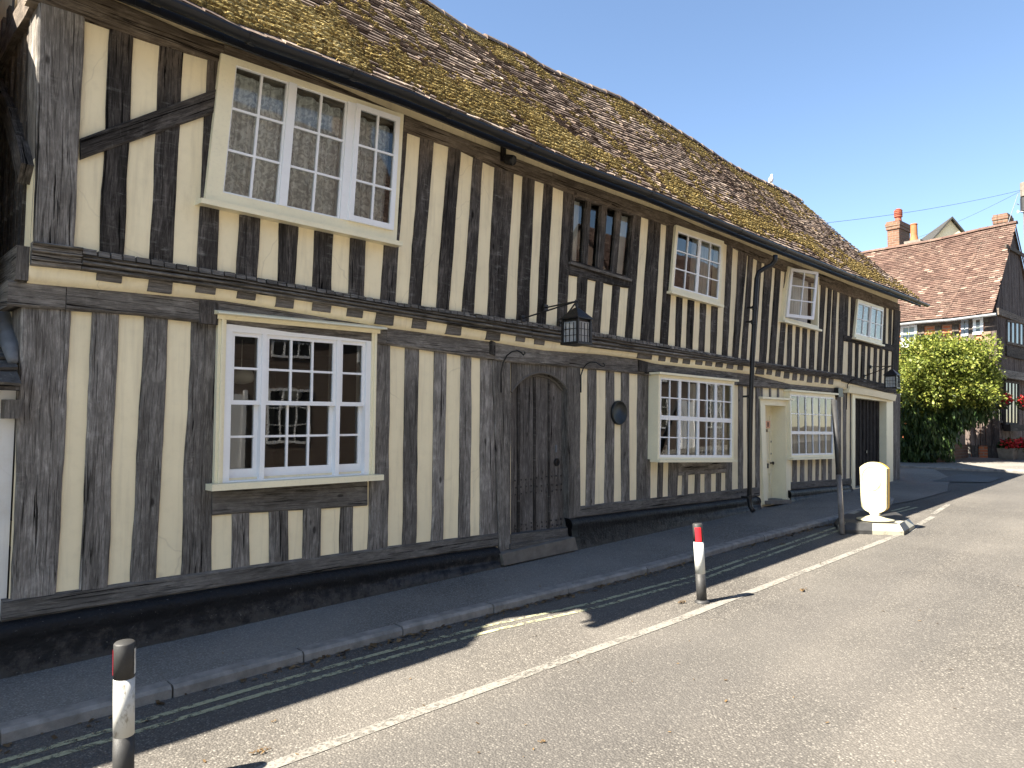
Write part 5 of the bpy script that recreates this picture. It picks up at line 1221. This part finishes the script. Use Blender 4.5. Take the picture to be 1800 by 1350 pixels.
gbeam(hitp(1768,617,C0-e1*.25,e1),hitp(1805,626,C0-e1*.25,e1),.34,.04,'oak_up','window_panel'); gbeam(hitp(1764,752,C0-e1*.12,e1),hitp(1790,752,C0-e1*.12,e1),.22,.2,'oak_up','window_panel')
mb=MB(); mb.obox(at(-.14,.55,gz(C0.x,.45)),e2*.55,e1*.12,V((0,0,.28))); mb.build('brick_base',M['brick_r'],RH)
# side (eaves) wall timbers and windows
nE=-e2
for px in (1620,1650,1680,1696,1709,1742): 
    a_=loc1(ew(px,600)); gbeam(at(a_,0,zg),at(a_,0,eav),.2 if px<1740 else .34,.03,'oak_up' if px!=1742 else 'board','stud',e2)
a_=loc1(ew(1735,600)); gbeam(at(a_,-.031,hitp(1735,645,C0,e2).z),at(a_,-.031,hitp(1735,583,C0,e2).z),.26,.03,'polewood','pale_plank',e2)
mb=MB()
for i in range(9):
    q0=at(.02+i*.15,-.03,zg+.75); q1=at(.02+i*.15+.13,-.03,zg+.75); mb.hexa(q0-e2*.04,q1-e2*.04,q1-e2*.04+V((0,0,2.0)),q0-e2*.04+V((0,0,2.0)),q0,q1,q1+V((0,0,2.0)),q0+V((0,0,2.0)))
mb.build('side_boards',M['board'],RH)
gbeam(at(0,-.0,eav-.10),at(LEN,0,eav-.02),.26,.05,'oak_up','wall_plate',e2)
def ewin(l,r_,t_,b_,lab,mat='white',nc=2,nr=3):
    A,B,C_,D_=[ew(x,y) for x,y in ((l,t_[0]),(r_,t_[1]),(r_,b_[1]),(l,b_[0]))]; pp=Patch(0,0,0,0,0,world=[A,B,C_,D_]); mb=MB(); pp.frame(mb,0,0,1,1,.09,.07,.09,.09,-.05,.06); bars(pp,mb,.08,.06,.92,.94,nc,nr,-.02,.05,.03)
    wn=mb.build('window',M[mat],RH); mb=MB(); mb.poly([pp.pt(0,1,.035),pp.pt(1,1,.035),pp.pt(1,0,.035),pp.pt(0,0,.035)]); mb.build('pane',M['glasspale'],wn)
m,t,b=nm('pale pane'); b.inputs['Base Color'].default_value=(.22,.26,.25,1); b.inputs['Roughness'].default_value=.08; M['glasspale']=m
ewin(1584,1613,(574,571),(612,609),'a'); ewin(1711,1729,(560,558),(589,587),'b',nc=1,nr=2); ewin(1690,1703,(562,561),(592,591),'c','paleblue',1,2)
mb=MB(); mb.tube([ER+V((0,0,-.06))-e2*.02-e1*.1]+[RR(x,0)-V((0,0,.08))-e2*.05 for x in (LEN-1,LEN-2,LEN-4,1)],.05,8); mb.build('gutter',M['lead'],RH)
# chimneys
def stack(px0,px1,pxm,ptop,pbot,s_ax,label,pots):
    zc_=s_ax; A=atdepth(pxm,pbot,zc_); um,u0,u1=[(v_-900)/F for v_ in (pxm,px0,px1)]
    a=zc_*(um-u0)/(-e1.dot(RT)+e1.dot(FW)*u0)-.05; b=zc_*(u1-um)/(e2.dot(RT)-e2.dot(FW)*u1)-.05; zt_=atdepth(pxm,ptop,zc_).z; zb2=A.z-1.0
    p0=V((A.x,A.y,0)); mb=MB()
    def blk(o,z0,z1):
        q=[p0-e1*o-e2*o,p0+e1*(a+o)-e2*o,p0+e1*(a+o)+e2*(b+o),p0-e1*o+e2*(b+o)]
        for i in range(4):
            u,v_=q[i],q[(i+1)%4]; L=(v_-u).length; pts=[V((u.x,u.y,z0)),V((u.x,u.y,z1)),V((v_.x,v_.y,z1)),V((v_.x,v_.y,z0))]; mb.poly(pts,[(0,z0),(0,z1),(L,z1),(L,z0)])
        mb.poly([V((p_.x,p_.y,z1)) for p_ in q],[(p_.x,p_.y) for p_ in q]); mb.poly([V((p_.x,p_.y,z0)) for p_ in q][::-1],[(p_.x,p_.y) for p_ in q])
    blk(0,zb2,zt_-.33); blk(.04,zt_-.33,zt_-.2); blk(.06,zt_-.2,zt_-.08); blk(.03,zt_-.08,zt_)
    ck=mb.build('chimney',M['brick'],RH); cen=p0+e1*a/2+e2*b/2; return ck,cen,zt_
zcr=lambda s:((C0+e2*HW+e1*s)-EYE).dot(FW)
ck,cen,zt_=stack(1558,1601,1581,386,440,zcr(5.2),'c',None)
mb=MB(); prof=[(.2,0),(.19,.25),(.175,.45),(.2,.5)]
for k in range(4): prof+=[(.24,.52+k*.13),(.24,.60+k*.13),(.17,.61+k*.13),(.17,.645+k*.13)]
prof+=[(.2,1.05),(.1,1.12)]; sc_=(28/F*zcr(5.2))/1.12
mb.lathe(V((cen.x,cen.y,zt_-.02)),[(r*sc_*1.15,z*sc_) for r,z in prof],18); mb.build('chimney_pot',M['pot'],ck)
q=atdepth(1607,424,zcr(4.6)); mb=MB(); k=zcr(4.6)/F; mb.lathe(q,[(7*k,0),(5.6*k,10*k),(5.4*k,28*k),(6.2*k,30*k),(5*k,31*k)],16); mb.build('chimney_pot',M['pot2'],ck)
mb=MB(); mb.obox(q-V((0,0,.35)),e1*.3,e2*.22,V((0,0,.35))); mb.build('pot_base',M['concrete'],ck)
ck2,cen2,zt2=stack(1745,1779,1770,374,400,zcr(1.2),'c',None)
mb=MB(); a=at(0,HW,RPk.z); mb.tube([a+V((0,0,-.1)),hitp(1790,340,a,e1)],.012,6); mb.tube([hitp(1787,358,a,e1),hitp(1791,360,a,e1)],.012,6); mb.build('aerial',M['lead'],RH)
# pale gabled house behind
WG=thing('gabled_house','small pale gable with dark verges peeping over the red-brown roof','house'); Zg=44.0
A,B,C_=atdepth(1636,424,Zg),atdepth(1670,386,Zg),atdepth(1702,414,Zg); bk=V((.83,.52,0))*6; C_.z=A.z
mb=MB(); dn=lambda p_:V((p_.x,p_.y,0)); mb.poly([dn(A),dn(C_),C_,B,A]); mb.poly([dn(A),A,A+bk,dn(A+bk)]); mb.poly([dn(C_),dn(C_+bk),C_+bk,C_]); mb.build('wall',M['cream'],WG)
mb=MB(); up_=V((0,0,.14)); fo_=-V((.7,.7,0))*.25
for p_,q_ in ((A,B),(C_,B)):
    ex=(p_-q_)*.08; mb.hexa(p_+ex+fo_,q_+fo_,q_+fo_+up_,p_+ex+fo_+up_,p_+ex+bk,q_+bk,q_+bk+up_,p_+ex+bk+up_)
mb.build('roof',M['tile_d'],WG)
# telegraph pole and cables
TP=thing('telegraph_pole','brown wooden telegraph pole at the right edge of the photo','pole'); zp=26.5; k=zp/F
t0=atdepth(1804,322,zp); bs=V((t0.x,t0.y,gz(t0.x,0))); mb=MB(); mb.tube([bs,V((t0.x,t0.y,3)),t0],[.16,.15,.12],14); mb.build('pole_shaft',M['polewood'],TP,True)
mb=MB(); mb.tube([t0+V((0,0,-1.05)),t0+V((0,0,-.55))],.21,12); mb.build('cable_ring',M['blackp'],TP); mb=MB(); mb.tube([t0+V((0,0,-.5)),t0+V((0,0,.02))],.2,12); mb.build('pole_cap',M['concrete'],TP)
mb=MB()
for py in (372,455,498,541): q=atdepth(1797,py,zp-.1); mb.tube([q-RT*.16,q+RT*.1],.012,6); mb.lathe(q-RT*.16,[(.02,-.05),(.03,0),(.02,.05)],8)
mb.build('step_irons',M['white'],TP)
def cable(a,b,sag,label):
    mb=MB(); mb.tube([a.lerp(b,i/16)-V((0,0,sag*4*(i/16)*(1-i/16))) for i in range(17)],.006,5); o=mb.build('overhead_cable',M['blackp'],None); tag(o,label,'cable')
cable(atdepth(1796,334,zp),atdepth(1440,393,21.5),.12,'overhead cable sloping from the pole down behind the mossy roof')
cable(atdepth(1796,335,zp),atdepth(1612,418,36),.1,'overhead cable sloping from the pole towards the chimney pots')
# ================================================================== PLANTS
def leaves(mb,c,r,n,size,dark=0,hang=False,noise_=.35,shell=.55,zmin=-1e9,light=1):
    for _ in range(n):
        d=V((random.gauss(0,1),random.gauss(0,1),random.gauss(0,1))).normalized(); rr=(shell+(1-shell)*random.random())
        f=1+noise_*nz(d.x*2.3+c.x,d.y*2.3+c.y,d.z*2.3+c.z)+.25*nz(d.x*6+c.x,d.y*6,d.z*6)
        p_=c+V((d.x*r[0],d.y*r[1],d.z*r[2]))*rr*f
        if p_.z<zmin: continue
        s=size*random.uniform(.6,1.4)
        if hang: t_=V((random.gauss(0,.25),random.gauss(0,.25),-1)).normalized(); s2=s*3.2
        else: t_=(d*.6+V((random.gauss(0,.6),random.gauss(0,.6),random.gauss(-.1,.5)))).normalized(); s2=s*1.5
        n_=V((random.gauss(0,1),random.gauss(0,1),random.gauss(0,1))); b=t_.cross(n_).normalized()*s*.5
        mb.poly([p_-b*.2,p_+t_*s2*.5-b,p_+t_*s2,p_+t_*s2*.5+b]); mb.c.append(min(1,max(0,random.gauss(.45,.22)+light*.12*nz(p_.x*2,p_.y*2,p_.z*2))))
random.seed(3)
SH=thing('climbing_shrub','big bushy green climber spilling over the fence beyond the garage','shrub')
def sp(px,py,zc_): return atdepth(px,py,zc_)
zs=21.8; k=zs/F
mb=MB(); mb.c=[]; zgr=gz(24,.1)
for (px,py,rx,ry,rz,n) in ((1650,668,62,60,58,7000),(1700,680,48,50,52,4500),(1612,672,38,50,60,3500),(1725,668,28,30,34,1500),(1640,620,42,40,32,2500),(1590,690,18,30,60,1500),(1690,632,40,40,36,2500)):
    leaves(mb,sp(px,py,zs),(rx*k,ry*k,rz*k),int(n*1.6),.058,zmin=zgr)
for _ in range(130):
    c=sp(random.uniform(1590,1745),random.uniform(600,700),zs+random.uniform(-1.2,.6)); leaves(mb,c,(.4,.35,.28),110,.058,zmin=zgr,shell=.3)
mb.build('crown',M['leaf'],SH)
mb=MB(); mb.c=[]
for (px,py,rx,ry,rz,n) in ((1602,745,34,44,88,6500),(1640,752,30,36,68,4800),(1665,725,40,40,34,1800),(1710,712,34,34,30,1500)):
    leaves(mb,sp(px,py,zs),(rx*k,ry*k,rz*k),n,.06,hang=True,zmin=zgr)
mb.build('hanging_shoots',M['leafd'],SH)
mb=MB(); q=sp(1625,740,zs+.6); g0=V((q.x,q.y,zgr)); 
for _ in range(9):
    e_=g0+V((random.uniform(-.9,.9),random.uniform(-.6,.6),random.uniform(1.6,3))); mb.tube([g0+V((random.uniform(-.15,.15),random.uniform(-.15,.15),0)),g0.lerp(e_,.5)+V((random.uniform(-.2,.2),0,.2)),e_],[.07,.05,.02],7)
mb.build('trunk',M['bark'],SH)
for px in (1640,1655,1668,1735,1745,1752,1725,1612):
    mb=MB(); q=sp(px,612 if px<1700 else 640,zs); e_=sp(px+random.uniform(-8,14),(585 if px<1700 else 625)+random.uniform(-4,4),zs); mb.tube([q,q.lerp(e_,.6),e_],[.02,.012,.004],5)
    for _ in range(14):
        c=q.lerp(e_,random.random()); mb.poly([c,c+V((random.uniform(-.08,.08),random.uniform(-.08,.08),.05)),c+V((random.uniform(-.08,.08),random.uniform(-.08,.08),.09))])
    mb.c=[.5]*len(mb.f); mb.build('shoot',M['leaf'],SH)
# garden wall, fence, gate
a=G(1660,812,.17); b_=G(1702,804,.17); d=(b_-a); d.z=0; dl=d.normalized(); nn=V((-dl.y,dl.x,0))
GWl=MB(); pts=[a-V((0,0,.3)),b_-V((0,0,.3)),b_+V((0,0,.42)),a+V((0,0,.5))]; L=d.length
GWl.hexa(pts[0],pts[1],pts[2],pts[3],*[p_+nn*.22 for p_ in pts]); 
for i,f in enumerate(GWl.f): GWl.uv[i]=[((V(GWl.v[v_])-a).dot(dl)+(V(GWl.v[v_])-a).dot(nn),GWl.v[v_][2]) for v_ in f]
o=GWl.build('garden_wall',M['brick'],None); tag(o,'low red brick wall under the bushy climber','wall')
mb=MB(); n=int(L/.14)
for i in range(2,n):
    p_=a+dl*(L*i/n)+nn*.08; z0=p_.z+.44; mb.obox(V((p_.x,p_.y,z0+.62))+dl*.06,dl*(.062),nn*.015,V((0,0,.66+random.uniform(-.02,.02))))
o=mb.build('garden_fence',M['oak_lo'],None); tag(o,'grey board fence on top of the low brick wall','fence')
a=G(1701,802,.17); b_=G(1716,800,.17); GT=thing('side_gate','pale grey side gate with a blue edge beside the low brick wall','gate'); d=(b_-a); d.z=0; dl=d.normalized(); nn=V((-dl.y,dl.x,0)); L=d.length
zt_=atdepth(1706,728,(a-EYE).dot(FW)).z; c=(a+b_)/2
mb=MB(); mb.obox(V((a.x,a.y,(a.z+zt_)/2))+dl*L*.38,dl*L*.36,nn*.03,V((0,0,(zt_-a.z)/2))); mb.build('gate_leaf',M['paleblue'],GT)
mb=MB(); mb.obox(V((a.x,a.y,(a.z+zt_)/2))+dl*L*.84,dl*L*.09,nn*.05,V((0,0,(zt_-a.z)/2+.05))); mb.build('gate_post',M['blue'],GT)
# flowers
def flowers(c,r,n,name,label,cat,pot=None):
    T=thing(name,label,cat,'red flower displays outside the boarded house'); mb=MB(); mb.c=[]; leaves(mb,c,r,n,.07,shell=.2); mb.build('foliage',M['leafd'],T)
    mb=MB(); mb.c=[]; leaves(mb,c+V((-r[0]*.3,-r[1]*.3,r[2]*.3)),(r[0]*.9,r[1]*.9,r[2]*.65),int(n*.45),.06,shell=.6); mb.build('blossom',M['petal'],T)
    return T
zq=(C0-EYE).dot(FW)-.6
T=flowers(atdepth(1758,704,zq),(.26,.26,.24),420,'hanging_basket','hanging basket of red flowers just right of the climber','hanging basket')
mb=MB(); q=atdepth(1758,704,zq); mb.lathe(q-V((0,0,.28)),[(.05,0),(.17,.1),(.2,.25)],14); mb.build('basket',M['bark'],T); mb=MB(); mb.tube([q+V((0,0,.1)),q+V((0,0,.75)),q+V((0,0,.75))+e1*.6],.012,6); mb.build('hanging_chain',M['iron'],T)
T=flowers(atdepth(1799,708,zq),(.2,.2,.2),260,'hanging_basket','hanging basket with red flowers at the very right edge','hanging basket')
mb=MB(); q=atdepth(1799,708,zq); mb.lathe(q-V((0,0,.25)),[(.05,0),(.15,.1),(.18,.22)],14); mb.build('basket',M['bark'],T)
for px,lab,rx in ((1772,'stone planter of red flowers on the far pavement under the oriel',.36),(1799,'leafy planter on the far pavement at the right edge',.25)):
    q=atdepth(px,797,zq-.2); q.z=gz(q.x,.16); T=flowers(q+V((0,0,.45)),(rx,.25,.2),420,'planter',lab,'planter'); mb=MB(); w_=rx*.85
    mb.hexa(*[q+e2*x*w_*.8+e1*-.18+V((0,0,0)) for x in (-1,1)],*[q+e2*x*w_+e1*-.22+V((0,0,.36)) for x in (1,-1)],*[q+e2*x*w_*.8+e1*.18 for x in (-1,1)],*[q+e2*x*w_+e1*.22+V((0,0,.36)) for x in (1,-1)]); mb.build('trough',M['concrete'],T)
# unseen tree added behind the long house to shade the climber and fence
def tree(x,y,h,r,label):
    T=thing('added_shade_tree',label,'tree'); g0=V((x,y,gz(x)-.1)); mb=MB(); mb.tube([g0,g0+V((.1,0,h*.35)),g0+V((0,.1,h*.75))],[.18,.14,.05],9)
    for _ in range(7): a=random.uniform(0,6.28); mb.tube([g0+V((0,0,h*random.uniform(.3,.5))),g0+V((math.cos(a)*r*.7,math.sin(a)*r*.7,h*random.uniform(.6,.85)))],[.07,.02],6)
    mb.build('trunk',M['bark'],T); mb=MB(); mb.c=[]
    for _ in range(26):
        d=V((random.gauss(0,1),random.gauss(0,1),random.gauss(0,.8))).normalized(); c=g0+V((0,0,h*.66))+V((d.x*r*.7,d.y*r*.7,d.z*h*.28)); leaves(mb,c,(r*.38,r*.38,r*.34),260,.12,shell=.3)
    mb.build('crown',M['leafd'],T)
tree(20.9,2.8,5.3,1.4,'unseen leafy tree added behind the long house to shade the climber')
# litter on the ground
mb=MB(); mb.c=[]
random.seed(11)
def kerb_y(x):
    for (a,b_),(c,d) in zip(KY,KY[1:]):
        if x<=c: return b_+(d-b_)*(x-a)/(c-a)
    return KY[-1][1]
for _ in range(900):
    x=random.uniform(.5,13); 
    if nz(x*1.4,3.3)<-.05 and random.random()<.7: continue
    y=kerb_y(x)-abs(random.gauss(.02,.05)); s=random.uniform(.006,.022); z=gz(x,.103); a=random.uniform(0,6.3); u=V((math.cos(a),math.sin(a),random.uniform(-.2,.5)))*s; v_=V((-math.sin(a),math.cos(a),random.uniform(-.2,.4)))*s*.6
    p_=V((x,y,z+s*.35)); mb.poly([p_-u-v_,p_+u-v_,p_+u+v_,p_-u+v_]); mb.c.append(random.random())
for _ in range(160):
    x=random.uniform(.6,12); y=random.uniform(-5,-1.2) if random.random()<.75 else random.uniform(-1,-.2); s=random.uniform(.004,.012); z=gz(x,.103 if y<-1.15 else .168); a=random.uniform(0,6.3); u=V((math.cos(a),math.sin(a),.2))*s; v_=V((-math.sin(a),math.cos(a),.1))*s*.5; p_=V((x,y,z+.004)); mb.poly([p_-u-v_,p_+u-v_,p_+u+v_,p_-u+v_]); mb.c.append(random.random())
o=mb.build('leaf_litter',M['deadleaf'],None); o['kind']='stuff'; o['label']='dry leaf crumbs along the kerb'; o['category']='leaf litter'
def clump(px,py,s,label):
    c=G(px,py,.105); mb=MB(); mb.c=[]; 
    for _ in range(26):
        p_=c+V((random.gauss(0,s),random.gauss(0,s*.6),random.uniform(.003,s*.5))); a=random.uniform(0,6.3); l=s*random.uniform(.3,.7); u=V((math.cos(a),math.sin(a),random.uniform(-.5,.5)))*l; v_=V((-math.sin(a),math.cos(a),random.uniform(-.4,.4)))*l*.45; mb.poly([p_-u,p_-v_,p_+u,p_+v_]); mb.c.append(random.random())
    o=mb.build('dead_leaf_clump',M['deadleaf'],None); tag(o,label,'leaf clump','clumps of dead leaf on the road')
clump(455,1322,.022,'brown leaf clump on the road near the bottom left, by the white line'); clump(480,1269,.01,'tiny dark scrap on the sunlit road above the brown leaf clump')
clump(1410,1038,.028,'pale brown leaf clump on the road right of the red-topped bollard'); clump(1199,1059,.025,'brown leaf clump left of the red-topped bollard'); clump(1376,957,.03,'dark leaf clump in the shade between bollard and leaning post')
clump(955,1303,.012,'dark scrap on the open road at the bottom centre')
mb=MB(); mb.c=[]; leaves(mb,G(1000,1031,.13)+V((0,-.03,.0)),(.07,.03,.03),90,.02,shell=.1); o=mb.build('kerb_weed',M['leafd'],None); tag(o,'small green weed growing at the foot of the kerb','weed')
